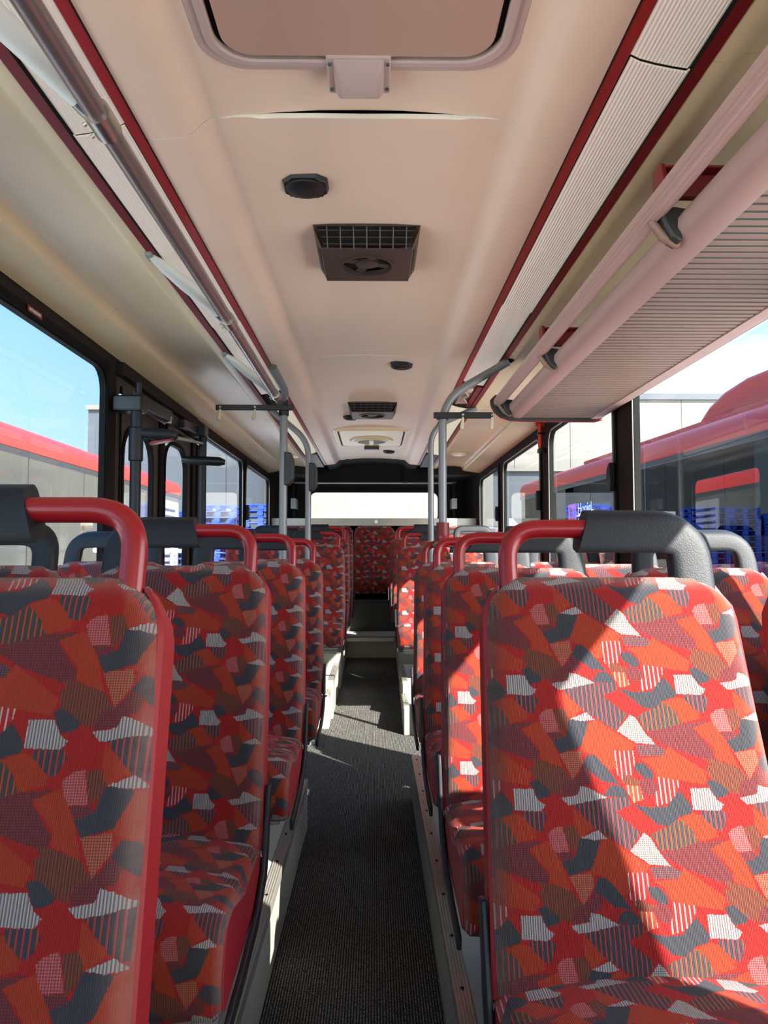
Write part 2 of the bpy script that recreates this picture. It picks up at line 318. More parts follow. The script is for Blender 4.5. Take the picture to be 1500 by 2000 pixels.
def fabric():
    t = NT('moquette'); uvn = t.n('ShaderNodeUVMap'); uvn.uv_map = 'UVMap'
    nz = t.n('ShaderNodeTexNoise'); nz.inputs['Scale'].default_value = 320; nz.inputs['Detail'].default_value = 1; t.l(uvn.outputs[0], nz.inputs['Vector'])
    sp = t.n('ShaderNodeSeparateXYZ'); t.l(uvn.outputs[0], sp.inputs[0])
    sn = t.n('ShaderNodeSeparateColor'); t.l(nz.outputs['Color'], sn.inputs[0])
    U0 = t.math('MULTIPLY_ADD', sp.outputs[0], FAB_SU, FAB_U); V0 = t.math('MULTIPLY_ADD', sp.outputs[1], -FAB_SV, FAB_V)
    U = t.math('FLOORED_MODULO', t.math('MULTIPLY_ADD', sn.outputs[0], 22.0, U0), TW)
    V = t.math('FLOORED_MODULO', t.math('MULTIPLY_ADD', sn.outputs[1], 22.0, V0), TH)
    cb = t.n('ShaderNodeCombineXYZ'); t.l(U, cb.inputs[0]); t.l(V, cb.inputs[1]); cb.inputs[2].default_value = 1.0
    P = cb.outputs[0]
    idx = None
    for cls, pieces in POLY:
        msk = None
        for pc in pieces:
            a = sum(pc[i][0]*pc[(i+1) % len(pc)][1]-pc[(i+1) % len(pc)][0]*pc[i][1] for i in range(len(pc)))
            if a < 0: pc = pc[::-1]
            mn = None
            for i in range(len(pc)):
                (x0, y0), (x1, y1) = pc[i], pc[(i+1) % len(pc)]
                if (x0 < -2 and x1 < -2) or (x0 > TW+2 and x1 > TW+2) or (y0 < -2 and y1 < -2) or (y0 > TH+2 and y1 > TH+2): continue
                ln = math.hypot(x1-x0, y1-y0); nx, ny = -(y1-y0)/ln, (x1-x0)/ln
                d = t.n('ShaderNodeVectorMath', operation='DOT_PRODUCT'); t.l(P, d.inputs[0]); d.inputs[1].default_value = (nx, ny, -(nx*x0+ny*y0))
                mn = d.outputs['Value'] if mn is None else t.math('MINIMUM', mn, d.outputs['Value'])
            if mn is None: continue
            msk = mn if msk is None else t.math('MAXIMUM', msk, mn)
        if msk is None: continue
        msk = t.math('GREATER_THAN', msk, -0.5)
        k = (ORDER.index(cls)+0.5)/len(ORDER)
        if idx is None: idx = t.math('MULTIPLY_ADD', msk, k-0.5/len(ORDER), 0.5/len(ORDER))
        else:
            mxn = t.n('ShaderNodeMix', data_type='FLOAT'); t.l(msk, mxn.inputs[0]); t.l(idx, mxn.inputs[2]); mxn.inputs[3].default_value = k; idx = mxn.outputs[0]
    def ramp(fn):
        r = t.n('ShaderNodeValToRGB'); r.color_ramp.interpolation = 'CONSTANT'; el = r.color_ramp.elements
        while len(el) < len(ORDER): el.new(0.99)
        for i, c in enumerate(ORDER): el[i].position = i/len(ORDER); el[i].color = fn(CLS[c])
        t.l(idx, r.inputs[0]); return r.outputs[0]
    ca = ramp(lambda c: lin(c[0])); cbn = ramp(lambda c: lin(c[1])); ty = ramp(lambda c: (c[2], c[3], c[4], 1))
    st = t.n('ShaderNodeSeparateColor'); t.l(ty, st.inputs[0])
    stripe = t.math('GREATER_THAN', t.math('SINE', t.math('MULTIPLY', U0, 2*PI/34.0)), 0.62)
    ribs = t.math('GREATER_THAN', t.math('SINE', t.math('MULTIPLY', U0, 2*PI/17.0)), 0.25)
    dots = t.math('GREATER_THAN', t.math('MULTIPLY', t.math('SINE', t.math('MULTIPLY', t.math('ADD', U0, V0), 2*PI/30.0)), t.math('SINE', t.math('MULTIPLY', t.math('SUBTRACT', U0, V0), 2*PI/30.0))), 0.12)
    f = t.math('ADD', t.math('MULTIPLY', st.outputs[0], stripe), t.math('ADD', t.math('MULTIPLY', st.outputs[1], ribs), t.math('MULTIPLY', st.outputs[2], dots)), clamp=True)
    col = t.mix(f, ca, cbn)
    # pile: fine vertical ribs and fuzz
    rib = t.math('SINE', t.math('MULTIPLY', U0, 2*PI/11.0))
    fz = t.noise(uvn.outputs[0], 1500, 2)
    sh = t.math('MULTIPLY_ADD', t.math('MULTIPLY', rib, fz), 0.16, 1.0)
    hs = t.n('ShaderNodeHueSaturation'); t.l(col, hs.inputs['Color']); t.l(t.math('MULTIPLY_ADD', fz, 0.5, 0.75), hs.inputs['Value'])
    # worn pale pile along the edges of the cushion (the attribute runs 0 in the middle to 1 at the edge)
    at = t.n('ShaderNodeAttribute'); at.attribute_name = 'wear'
    wn = t.noise(uvn.outputs[0], 45, 3)
    wf = t.math('MULTIPLY', t.math('MULTIPLY_ADD', wn, 1.0, 0.1), at.outputs['Fac'], clamp=True)
    col2 = t.mix(t.math('MULTIPLY', wf, 0.85), hs.outputs[0], lin((150, 128, 118)))
    h = t.math('ADD', t.math('MULTIPLY', rib, 0.5), fz)
    return t.bsdf(col2, 0.92, 0, t.bump(h, 0.55, 0.0016), 0.15, sheen=0.04)
M['fabric'] = fabric()

# ================================================================ the setting: bus body
XL, XR = -1.17, 1.15                 # inner faces of the side walls
YF, YB = -2.6, 8.95                  # front and rear of the inside
GAP0 = 0.0
# ---- aisle floor: level, then ramping up gently to the rear step
fl = MB()
FZ = z(-1.17)
fl.prism([(YF, FZ-0.06), (YF, FZ), (5.0, FZ), (7.25, 0.12), (7.25, FZ-0.06)], XL-0.04, XR+0.04, 'x')
floor = tag(fl.build('floor', M['carpet'], smooth=0), kind='structure', label='black ribbed carpet along the aisle')
PZ = z(-0.97)                        # front platforms
RZ = z(-0.80)                        # rear platform
def platform(name, x_edge, x_wall, y0, y1, ztop, chamfer=False):
    m = MB()
    if chamfer: m.prism([(x_edge, y0+0.02), (x_wall, y0), (x_wall, y1), (x_edge, y1)], FZ, ztop, 'z')
    else: m.box(x_edge, x_wall, y0, y1, FZ, ztop)
    p = m.build(name, [M['side_panel']], floor, 0, 0.004)
    m2 = MB(); s = 1 if x_wall > x_edge else -1
    m2.box(x_edge+s*0.004, x_wall, y0+0.004, y1-0.002, ztop, ztop+0.003); m2.build('platform_lino', M['lino'], p, 0)
    return p
def nosing(x, s, y0, y1, ztop):
    """ribbed aluminium edging; s is +1 when the platform lies towards +x"""
    m = MB(); prof = [(x-s*0.003, ztop-0.022), (x-s*0.003, ztop+0.006)]
    n = 5; wdt = 0.036
    for k in range(n):
        a = x-s*0.003+s*wdt*k/n
        prof += [(a+s*0.0006, ztop+0.009), (a+s*wdt/n*0.62, ztop+0.009), (a+s*wdt/n*0.7, ztop+0.006), (a+s*wdt/n*0.98, ztop+0.006)]
    prof += [(x+s*wdt, ztop+0.003), (x+s*0.0, ztop+0.003), (x+s*0.0, ztop-0.022)]
    m.prism(prof, y0, y1, 'y'); o = m.build('platform_nosing', M['alu'], floor, 0)
    q = MB(); yy = y0+0.12
    while yy < y1: q.cyl((x+s*0.017, yy, ztop+0.004), (x+s*0.017, yy, ztop+0.0105), 0.0045, 8); yy += 0.235
    if q.v: tag(q.build('nosing_screws', M['rubber'], o, 0), kind='stuff')
    return o
for a in (('platform_left', -0.288, XL, YF, 3.33, PZ), ('platform_right', 0.176, XR, YF, 3.72, PZ)):
    platform('side_platform', *a[1:]); nosing(a[1], -1 if a[1] < 0 else 1, a[3], a[4], a[5])
platform('side_platform', -0.305, XL, 5.12, 5.36, 0.165, True); nosing(-0.305, -1, 5.14, 5.36, 0.165)
platform('side_platform', -0.290, XL, 5.36, 6.15, 0.225); nosing(-0.290, -1, 5.36, 6.15, 0.225)
platform('side_platform', -0.275, XL, 6.15, 7.25, RZ); nosing(-0.275, -1, 6.15, 7.25, RZ)
platform('side_platform', 0.185, XR, 5.0, 5.36, 0.120); nosing(0.185, 1, 5.0, 5.36, 0.120)
platform('side_platform', 0.190, XR, 5.36, 6.15, 0.215); nosing(0.190, 1, 5.36, 6.15, 0.215)
platform('side_platform', 0.195, XR, 6.15, 7.25, RZ); nosing(0.195, 1, 6.15, 7.25, RZ)
platform('rear_platform', XL, XR, 7.25, YB, RZ)
m = MB(); m.box(-0.27, 0.18, 7.235, 7.275, RZ-0.03, RZ+0.008); m.build('step_nosing', M['alu'], floor, 0, 0.003)
# wheel-arch box of the left rear platform
m = MB(); m.box(-1.16, -0.80, 5.40, 6.1, 0.2, 0.33); m.build('wheel_arch_box', M['shelf'], floor, 0, 0.01)

m = MB(); m.box(-0.28, 0.17, YF, -0.6, FZ, FZ+.012); m.build('bounce_sheet', M['bounce_pale'], floor, 0)  # unseen pale sheet added to bounce sunlight up to the ceiling
# ---- side walls
def wall(name, x, s, cuts, zs_top, zhead):
    """wall skin at x; s +1 for the right wall. cuts = window openings (y0, y1, zbottom, ztop)"""
    root = empty(name, (0,0,0), kind='structure', label='dark brown side wall with windows, %s of the aisle' % ('right' if s > 0 else 'left'))
    m = MB(); m.box(x, x+s*0.02, YF, YB, FZ-.06, z(-0.30)); m.build('lower_panel', M['brown_dark'], root, 0)
    m = MB(); m.box(x, x+s*0.02, YF, YB, zs_top, zhead); m.build('header_panel', M['brown_dark'], root, 0)
    ys = [YF]+[v for c in cuts for v in (c[0], c[1])]+[YB]
    for i in range(0, len(ys), 2):
        if ys[i+1]-ys[i] > 0.01:
            m = MB(); m.box(x, x+s*0.02, ys[i], ys[i+1], z(-0.30), zs_top); m.build('pillar', M['brown_dark'], root, 0)
    for (y0, y1, zb, zt) in cuts:
        if zb > z(-0.30)+0.01: m = MB(); m.box(x, x+s*0.02, y0, y1, z(-0.30), zb); m.build('sill_panel', M['brown_dark'], root, 0)
    return root
WT = z(0.83); HEAD = z(0.99)
left_cuts = [(-1.55, -0.05, z(-0.30), WT), (0.13, 1.58, z(-0.30), WT), (1.76, 3.33, z(-0.30), WT), (3.45, 4.86, z(-0.30), WT), (5.0, 6.72, z(-0.30), WT), (6.84, 8.40, z(-0.30), WT)]
right_cuts = [(-1.6, -0.35, z(-0.30), WT), (0.38, 1.66, z(-0.30), WT), (1.90, 3.39, z(-0.30), WT), (3.61, 5.03, z(-0.30), WT), (5.25, 6.83, z(-0.30), WT), (7.05, 8.35, z(-0.30), WT)]
wall_left = wall('wall_left', XL, -1, left_cuts, WT, HEAD)
wall_right = wall('wall_right', XR, 1, right_cuts, WT, HEAD)
wn = [0]
def window(x, s, y0, y1, zb, zt, frame=0.045, r=0.09, bead='alu', latch=None):
    wn[0] += 1
    root = empty('window_%d' % wn[0], (0,0,0), kind='structure')
    out = rrect(y0-0.001, y1+0.001, zb-0.001, zt+0.001, 0.002); inn = rrect(y0+frame, y1-frame, zb+frame, zt-frame, r)
    m = MB(); m.ringplate(out, inn, x-s*0.010, x+s*0.016, 'x'); m.build('window_frame', M['rubber'], root, 30)
    i2 = rrect(y0+frame-0.014, y1-frame+0.014, zb+frame-0.014, zt-frame+0.014, r+0.01); i3 = rrect(y0+frame-0.006, y1-frame+0.006, zb+frame-0.006, zt-frame+0.006, r)
    m = MB(); m.ringplate(i2, i3, x-s*0.016, x-s*0.010, 'x'); m.build('window_bead', M[bead], root, 30)
    m = MB(); m.add([(x+s*0.010, p[0], p[1]) for p in rrect(y0+frame*0.6, y1-frame*0.6, zb+frame*0.6, zt-frame*0.6, r)], [tuple(range(24))])
    m.build('window_pane', M['glass'], root, 0, recalc=False)
    if latch:
        for ly, lz in latch:
            m = MB(); m.prism([(ly-0.02, lz-0.07), (ly+0.02, lz-0.045), (ly+0.028, lz), (ly+0.02, lz+0.045), (ly-0.02, lz+0.07)], x-s*0.045, x-s*0.012, 'x')
            m.build('window_latch', M['black'], root, 30, 0.006)
    return root
for i, c in enumerate(left_cuts):
    if i == 3: continue
    window(XL, -1, *c, latch=[(c[0]+0.02, z(0.36))] if i == 5 else None, bead='rubber' if i < 3 else 'alu')
for i, c in enumerate(right_cuts):
    window(XR, 1, *c, latch=[(c[0]+0.02, z(0.36))] if i in (3, 4, 5) else None, bead='alu' if i > 1 else 'rubber')
# emergency exit sticker on the left window's top frame
st = empty('exit_sticker', (XL+0.014, 2.58, z(0.815)), 'small red sticker with white lettering on the black frame above the left window', 'sticker')
m = MB(); m.box(0, 0.0015, -0.055, 0.055, -0.011, 0.011); m.build('sticker_base', M['dark_red'], st, 0)
text_mesh('lettering', 'NOTAUSGANG', 0.0155, M['white'], st, (0.002, 0, 0), (PI/2, 0, PI/2), xs=0.82)

# ---- door on the left: two leaves
wn_d = empty('door_1', (0,0,0), kind='structure', label='two-leaf brown bus door with rounded windows')
for (a, b, ztg) in ((3.462, 4.135, 0.585), (4.165, 4.85, 0.62)):
    leaf = MB(); out = rrect(a, b, z(-1.15), z(0.80), 0.003); inn = rrect(a+0.075, b-0.14, z(-0.80), z(ztg), 0.14)
    leaf.ringplate(out, inn, XL-0.012, XL+0.005, 'x'); lf = leaf.build('door_leaf', M['brown_door'], wn_d, 30)
    m = MB(); m.ringplate(rrect(a+0.055, b-0.12, z(-0.82), z(ztg+0.02), 0.15), rrect(a+0.079, b-0.144, z(-0.796), z(ztg-0.004), 0.136), XL-0.012, XL+0.012, 'x')
    m.build('door_window_seal', M['rubber'], lf, 30)
    m = MB(); m.add([(XL-0.006, p[0], p[1]) for p in rrect(a+0.06, b-0.125, z(-0.81), z(ztg+0.01), 0.14)], [tuple(range(24))]); m.build('door_pane', M['glass'], lf, 0, recalc=False)
    m = MB(); m.box(XL-0.012, XL+0.022, b-0.022, b+0.012, z(-1.15), z(0.80)); m.build('edge_seal', M['rubber'], lf, 0, 0.006)
    m = MB(); m.box(XL+0.005, XL+0.012, a+0.02, a+0.035, z(-1.05), z(0.76)); m.build('leaf_rib', M['rubber'], lf, 0)
m = MB(); m.box(XL-0.03, XL+0.04, 3.43, 4.88, z(0.80), z(0.86)); m.build('door_head_rail', M['brown_dark'], wn_d, 0, 0.006)
m = MB(); m.cyl((XL+0.05, 3.35, z(0.69)), (XL+0.05, 4.95, z(0.69)), 0.008, 10); m.build('door_shaft', M['chrome'], wn_d)

# ---- rear wall with its window
rw = empty('wall_rear', (0,0,0), kind='structure', label='black felt rear wall around the wide rear window')
wx0, wx1, wz0, wz1 = -0.79, 0.76, z(0.34), z(0.735)
for nm, b in (('rear_panel', (XL-.05, wx0, YB, YB+.06, -.1, HEAD+.2)), ('rear_panel', (wx1, XR+.05, YB, YB+.06, -.1, HEAD+.2)),
              ('rear_header', (wx0, wx1, YB, YB+.06, wz1, HEAD+.2)), ('rear_lower', (wx0, wx1, YB, YB+.06, -.1, wz0))):
    m = MB(); m.box(*b); m.build(nm, M['felt'], rw, 0)
win = empty('window_20', (0,0,0), kind='structure')
m = MB(); m.ringplate(rrect(wx0-.05, wx1+.05, wz0-.03, wz1+.035, .09), rrect(wx0+.03, wx1-.03, wz0+.03, wz1-.03, .07), YB-0.015, YB+0.03, 'y'); m.build('window_frame', M['rubber'], win)
m = MB(); m.add([(p[0], YB+0.03, p[1]) for p in rrect(wx0, wx1, wz0, wz1, .07)], [tuple(range(24))]); m.build('window_pane', M['glass'], win, 0, recalc=False)
m = MB(); m.box(-1.15, 1.13, 8.52, YB, z(0.30), z(0.385)); m.build('rear_shelf', M['shelf'], rw, 0, 0.006)
m = MB(); m.tube([(0.0+0.01, 8.515, z(0.345)), (0.01, 8.50, z(0.345))], 0.022, 16); lk = m.build('shelf_lock', M['chrome'], rw)
m = MB(); m.cyl((-0.95, 8.75, z(0.80)), (0.92, 8.75, z(0.80)), 0.011, 10); m.build('blind_rod', M['grey_tube'], rw)
for xx in (-0.93, 0.90):
    m = MB(); m.box(xx-.03, xx+.03, 8.70, YB, z(0.50), z(0.62)); m.build('blind_bracket', M['bracket_grey'], rw, 0, 0.004)
    m = MB(); m.box(xx-.012, xx+.012, 8.72, YB, z(0.385), z(0.80)); m.build('blind_guide', M['rubber'], rw, 0, 0.003)
m = MB(); m.tube(arc([(0.13, 8.93, z(0.86)), (0.15, 8.92, z(0.80)), (0.30, 8.92, z(0.80)), (0.32, 8.93, z(0.96))], .05), 0.006, 8); m.build('loose_cable', M['rubber'], rw)
# sides of the rear corner
for s, x in ((-1, XL), (1, XR)):
    m = MB(); m.prism([(x, 8.40 if s < 0 else 8.35), (x, YB), (x-s*0.10, YB)], z(-0.5), HEAD, 'z'); m.build('corner_panel', M['felt'], rw, 0)
# ---- front end of the bus, behind the camera: a bulkhead with the windscreen opening
fw = empty('wall_front', (0,0,0), kind='structure')
for b in ((XL-.05, -1.1, YF-.06, YF, -.1, HEAD+.2), (1.08, XR+.05, YF-.06, YF, -.1, HEAD+.2), (-1.1, 1.08, YF-.06, YF, z(.76), HEAD+.2), (-1.1, 1.08, YF-.06, YF, -.1, z(-.30))):
    m = MB(); m.box(*b); m.build('front_panel', M['brown_dark'], fw, 0)
m = MB(); m.add([(p[0], YF-0.03, p[1]) for p in rrect(-1.1, 1.08, z(-.30), z(.76), .1)], [tuple(range(24))]); m.build('windscreen_pane', M['glass'], fw, 0, recalc=False)

# ================================================================ ceiling
ceil = empty('ceiling', (0,0,0), kind='structure', label='moulded beige bus ceiling with red strips')
CX = -0.035
def cprof(sag=0.0):
    half = [(0.50, 0.965), (0.415, 0.972), (0.395, 0.982), (0.375, 1.003), (0.355, 1.018), (0.338, 1.022), (0.325, 1.0205), (0.30, 1.026), (0.262, 1.030), (0.235, 1.0285), (0.20, 1.033), (0.10, 1.039), (0, 1.040)]
    h = [(x, v - sag*max(0, 1-(x/0.33)**2)) for x, v in half]
    return [(CX-x, z(v)) for x, v in h] + [(CX+x, z(v)) for x, v in h[::-1][1:]]
def ceiling_panel(y0, y1, sag0=0.0, holes=()):
    m = MB(); ys = [y0, y0+0.05, y0+0.2, y0+0.5, y1-0.02, y1]
    sg = [sag0, sag0*0.93, sag0*0.6, sag0*0.15, 0, 0]
    P = [cprof(s) for s in sg]; n = len(P[0]); t = 0.012
    lo = [[(p[0], ys[i], p[1]) for p in P[i]] for i in range(len(ys))]; hi = [[(p[0], ys[i], p[1]+t) for p in P[i]] for i in range(len(ys))]
    vs = [q for r in lo for q in r]+[q for r in hi for q in r]; o = len(ys)*n; fs = []; mi = []
    for i in range(len(ys)-1):
        for k in range(n-1):
            a = i*n+k
            fs.append((a, a+1, a+n+1, a+n)); fs.append((o+a+1, o+a, o+a+n, o+a+n+1))
    nb = len(fs)
    for k in range(n-1):
        fs.append((k+1, k, o+k, o+k+1)); a = (len(ys)-1)*n+k; fs.append((a, a+1, o+a+1, o+a))
    m.add(vs, fs); m.mi = [0]*nb+[1]*(len(fs)-nb)
    return m.build('ceiling_panel', [M['beige'], M['edge_white']], ceil, 50)
SE = [-2.6, -0.45, 1.755, 3.99, 6.155, 8.40]
for i in range(5): ceiling_panel(SE[i]+0.0015, SE[i+1]-0.0015, 0.019 if i == 2 else 0.0015)
m = MB(); m.box(-1.3, 1.3, YF-.1, YB+.1, HEAD+0.20, HEAD+0.24); m.box(XL-.06, XL-0.0, YF, YB, HEAD-.02, HEAD+.22); m.box(XR, XR+.06, YF, YB, HEAD-.02, HEAD+.22)
m.build('outer_roof', M['dark_backing'], ceil, 0)
# rear upturn of the ceiling to the wall
m = MB(); m.sheet([(CX-.5, z(.965)), (CX-.40, z(.972)), (CX-.34, z(1.02)), (CX, z(1.04)), (CX+.34, z(1.02)), (CX+.40, z(.972)), (CX+.5, z(.965))], 8.402, YB, 0.007); m.build('rear_ceiling_panel', M['felt'], ceil, 40)
# strips, diffusers and coves on either side
def side_ceiling(s):
    g = lambda a: CX + s*a
    m = MB(); m.prism([(g(.500), z(.962)), (g(.526), z(.960)), (g(.526), z(.968)), (g(.500), z(.970))], YF, 8.40); m.build('red_strip', M['red_strip'], ceil, 0, 0.001)
    m = MB(); m.prism([(g(.4965), z(.975)), (g(.4995), z(.960)), (g(.4995), z(.99))], YF, 8.40); m.build('strip_joint', M['rubber'], ceil, 0)
    m = MB(); m.prism([(g(.645), z(.930)), (g(.672), z(.928)), (g(.672), z(.938)), (g(.645), z(.940))], YF, 8.40); m.build('outer_red_strip', M['dark_red'], ceil, 0, 0.001)
    m = MB(); m.prism([(g(.640), z(.945)), (g(.645), z(.929)), (g(.645), z(.96))], YF, 8.40); m.build('strip_joint', M['rubber'], ceil, 0)
    # dark tray above the diffusers
    m = MB(); m.prism([(g(.50), z(1.0)), (g(.68), z(.97)), (g(.68), z(.98)), (g(.50), z(1.01))], YF, 8.40); m.build('light_tray', M['dark_backing'], ceil, 0)
    for (a, b, mt, dz) in (((-2.6, -.1, 'diffuser', 0), (-.1, 1.43, 'diffuser', 0.0), (1.43, 2.93, 'diffuser', 0.006), (2.93, 4.25, 'diffuser', 0), (4.95, 6.1, 'diffuser_lit', 0), (6.1, 7.3, 'diffuser_lit', 0)) if s > 0 else
                       ((-2.6, -.1, 'diffuser', 0), (-.1, 1.68, 'diffuser', 0), (1.68, 3.15, 'diffuser', 0.004), (3.15, 4.5, 'diffuser', 0), (4.9, 6.1, 'diffuser_lit', 0), (6.1, 7.3, 'diffuser_lit', 0))):
        m = MB(); prof = [(.527, .962), (.545, .953), (.575, .945), (.61, .938), (.636, .934), (.644, .940)]
        m.sheet([(g(x), z(v-dz)) for x, v in (prof if s > 0 else prof)][::(1 if s > 0 else -1)], a+0.002, b-0.002, 0.004); m.build('light_diffuser', M[mt], ceil, 40)
    m = MB(); m.box(g(.527), g(.645), 7.3, 8.40, z(.94), z(.95)); m.build('blank_cover', M['seat_dark'], ceil, 0)
    # lip, cove and duct, in lengths
    seams = [YF, -1.2, 0.9, 2.95, 5.0, 7.05, 8.42] if s < 0 else [YF, -1.2, 1.4, 3.5, 5.6, 7.8, 8.42]
    xw = (XR-CX+0.0) if s > 0 else (CX-XL)
    for a, b in zip(seams[:-1], seams[1:]):
        a += 0.0012; b -= 0.0012
        m = MB(); pr = [(.672, .930), (.70, .926), (.712, .930)]
        m.sheet([(g(x), z(v)) for x, v in pr][::(1 if s > 0 else -1)], a, b, 0.006); m.build('cove_lip', M['duct'], ceil, 40)
        m = MB(); pr = [(.712, .930), (.735, .945), (.82, .955), (.92, .955), (.972, .946), (.990, .932), (.994, .914)]
        m.sheet([(g(x), z(v)) for x, v in pr][::(1 if s > 0 else -1)], a, b, 0.006); m.build('cove_panel', M['cove'], ceil, 40)
        m = MB(); pr = [(.994, .914), (1.004, .905), (xw-0.004, .876), (xw+.002, .885)]
        m.sheet([(g(x), z(v)) for x, v in pr][::(1 if s > 0 else -1)], a, b, 0.006); m.build('duct_panel', M['duct'], ceil, 30)
    m = MB(); m.box(g(.672), g(xw+.03), 8.42, YB, z(.86), z(.98)); m.build('cove_end', M['felt'], ceil, 0)
for s in (-1, 1): side_ceiling(s)
# exposed light fitting on the right, where one diffuser is missing
m = MB(); m.box(CX+.545, CX+.63, 4.32, 4.88, z(.955), z(.965)); ft = m.build('light_gear_tray', M['alu'], ceil, 0, 0.003)
m = MB(); m.box(CX+.56, CX+.60, 4.36, 4.42, z(.93), z(.955)); m.build('lamp_socket', M['hook'], ft, 0, 0.008)
m = MB(); m.tube(arc([(CX+.56, 4.45, z(.945)), (CX+.60, 4.55, z(.935)), (CX+.57, 4.65, z(.95)), (CX+.62, 4.8, z(.94))], .05), 0.005, 6); m.build('lamp_wire', M['hook'], ft)
m = MB(); m.box(CX+.615, CX+.645, 4.3, 4.88, z(.935), z(.952)); m.build('fitting_rail', M['dark_red'], ft, 0)
# small round cove lamps at the back
for sx_, yy in ((-.78, 7.45), (.80, 7.3)):
    m = MB(); m.tube([(sx_, yy, z(.952)), (sx_, yy, z(.936))], [0.085, 0.078], 24); cl = m.build('cove_lamp', M['duct'], ceil)
    m = MB(); m.tube([(sx_, yy, z(.938)), (sx_, yy, z(.930))], [0.062, 0.05], 24); m.build('lamp_lens', M['diffuser'], cl)

# ---- roof hatches
def hatch(y0, y1, label, fan):
    zt = z(1.031)
    root = empty('roof_hatch', (CX, (y0+y1)/2, zt), label, 'hatch')
    hx = 0.325; hy = (y1-y0)/2
    def ring(a, b, z0, z1, r0, r1): return rrect(-hx+a, hx-a, -hy+a, hy-a, r0, 8), rrect(-hx+b, hx-b, -hy+b, hy-b, r1, 8)
    m = MB(); o_, i_ = ring(0, .024, 0, 0, .10, .085); m.ringplate(o_, i_, -0.012, 0.012, 'z')
    o_, i_ = ring(.020, .040, 0, 0, .088, .075); m.ringplate(o_, i_, -0.018, 0.012, 'z')
    m.build('hatch_frame', M['grey_frame'] if not fan else M['duct'], root, 30, 0.004)
    m = MB(); m.ringplate(*ring(.040, .056, 0, 0, .075, .066), -0.004, 0.012, 'z'); m.build('hatch_gasket', M['rubber'], root)
    m = MB(); m.prism(rrect(-hx+.053, hx-.053, -hy+.053, hy-.053, .062, 8), -0.017, -0.002, 'z'); pn = m.build('hatch_panel', M['hatch_panel'] if not fan else M['duct'], root, 30, 0.004)
    lt = MB()
    if not fan:
        yb = hy-.06
        lt.box(-.067, .067, yb, yb+.125, -.022, -.010)
        lt.add([(-.055, yb+.0, -.018), (.055, yb+.0, -.018), (.055, yb+.125, -.018), (-.055, yb+.125, -.018), (-.043, yb+.035, -.038), (.043, yb+.035, -.038), (.043, yb+.120, -.038), (-.043, yb+.120, -.038)],
               [(0,3,2,1),(4,5,6,7),(0,1,5,4),(1,2,6,5),(2,3,7,6),(3,0,4,7)])
        lo_ = lt.build('latch_cover', M['grey_frame'], root, 30, 0.004)
        q = MB()
        for sx_ in (-.060, .060):
            for sy in (.02, .105): q.cyl((sx_, yb+sy, -.026), (sx_, yb+sy, -.020), .004, 10)
        tag(q.build('latch_screws', M['seat_grey'], lo_), kind='stuff')
    else:
        lt.prism([(-.055, hy-.075), (.055, hy-.075), (.072, hy-.045), (.055, hy+.03), (-.055, hy+.03), (-.072, hy-.045)], -.05, -.012, 'z'); lt.build('latch_cover', M['vent'], root, 0, 0.006)
        m = MB(); m.tube([(0, 0.04, -.016), (0, 0.04, -.030)], [0.20, 0.185], 32); dm = m.build('fan_dome', M['duct'], root)
        m = MB(); m.tube([(0, 0.04, -.029), (0, 0.04, -.038)], [0.155, 0.145], 32); m.build('fan_ring', M['duct'], dm)
        m = MB(); m.tube([(0, 0.04, -.036), (0, 0.04, -.0395)], [0.128, 0.126], 32); m.build('fan_opening', M['vent_dark'], dm)
        m = MB(); m.box(-.02, .02, -.09, .17, -.046, -.038); m.build('fan_bar', M['duct'], dm, 0, 0.004)
    return root
hatch(0.80, 1.575, 'large closed roof hatch with a grey frame and latch, at the top of the picture', False)
hatch(6.30, 7.32, 'pale far roof hatch with a round fan grille in its middle', True)

# ---- loudspeakers in the ceiling
def speaker(x, y, sc, label):
    root = empty('ceiling_speaker', (x, y, z(1.036)), label, 'speaker', 'speakers in the ceiling'); h = 0.068*sc; c = 0.030*sc; t = 0.018
    pts = [(-h, -h+c), (-h+c, -h), (h-c, -h), (h, -h+c), (h, h-c), (h-c, h), (-h+c, h), (-h, h-c)]
    vs = [(p[0], p[1], 0.006) for p in pts]+[(p[0]*0.86, p[1]*0.86, -t) for p in pts]
    m = MB(); m.add(vs, [(i, (i+1) % 8, (i+1) % 8+8, i+8) for i in range(8)]+[tuple(range(8, 16)), tuple(range(8))[::-1]]); m.build('speaker_flange', M['black'], root, 0, 0.002)
    m = MB(); r = 0.055*sc
    m.tube([(0, 0, -t+.002), (0, 0, -t-.004), (0, 0, -t-.009), (0, 0, -t-.012)], [r, r*.97, r*.8, r*.45], 32); m.build('speaker_grille', M['vent_dark'], root, 40)
    q = MB()
    for a in (-1, 1):
        for b in (-1, 1): q.cyl((a*h*.64, b*h*.64, -t-.0015), (a*h*.64, b*h*.64, -t+.002), .004, 8)
    tag(q.build('speaker_screws', M['vent'], root), kind='stuff')
speaker(-.196, 2.10, 1.0, 'black ceiling speaker nearest the front, ahead of the brown vent box')
speaker(.144, 4.16, .96, 'black ceiling speaker right of centre, between the two vent boxes')
speaker(-.186, 5.78, .92, 'small dark ceiling speaker just left behind the second vent box')
speaker(.139, 7.76, .92, 'rearmost ceiling speaker, right behind the far roof hatch')

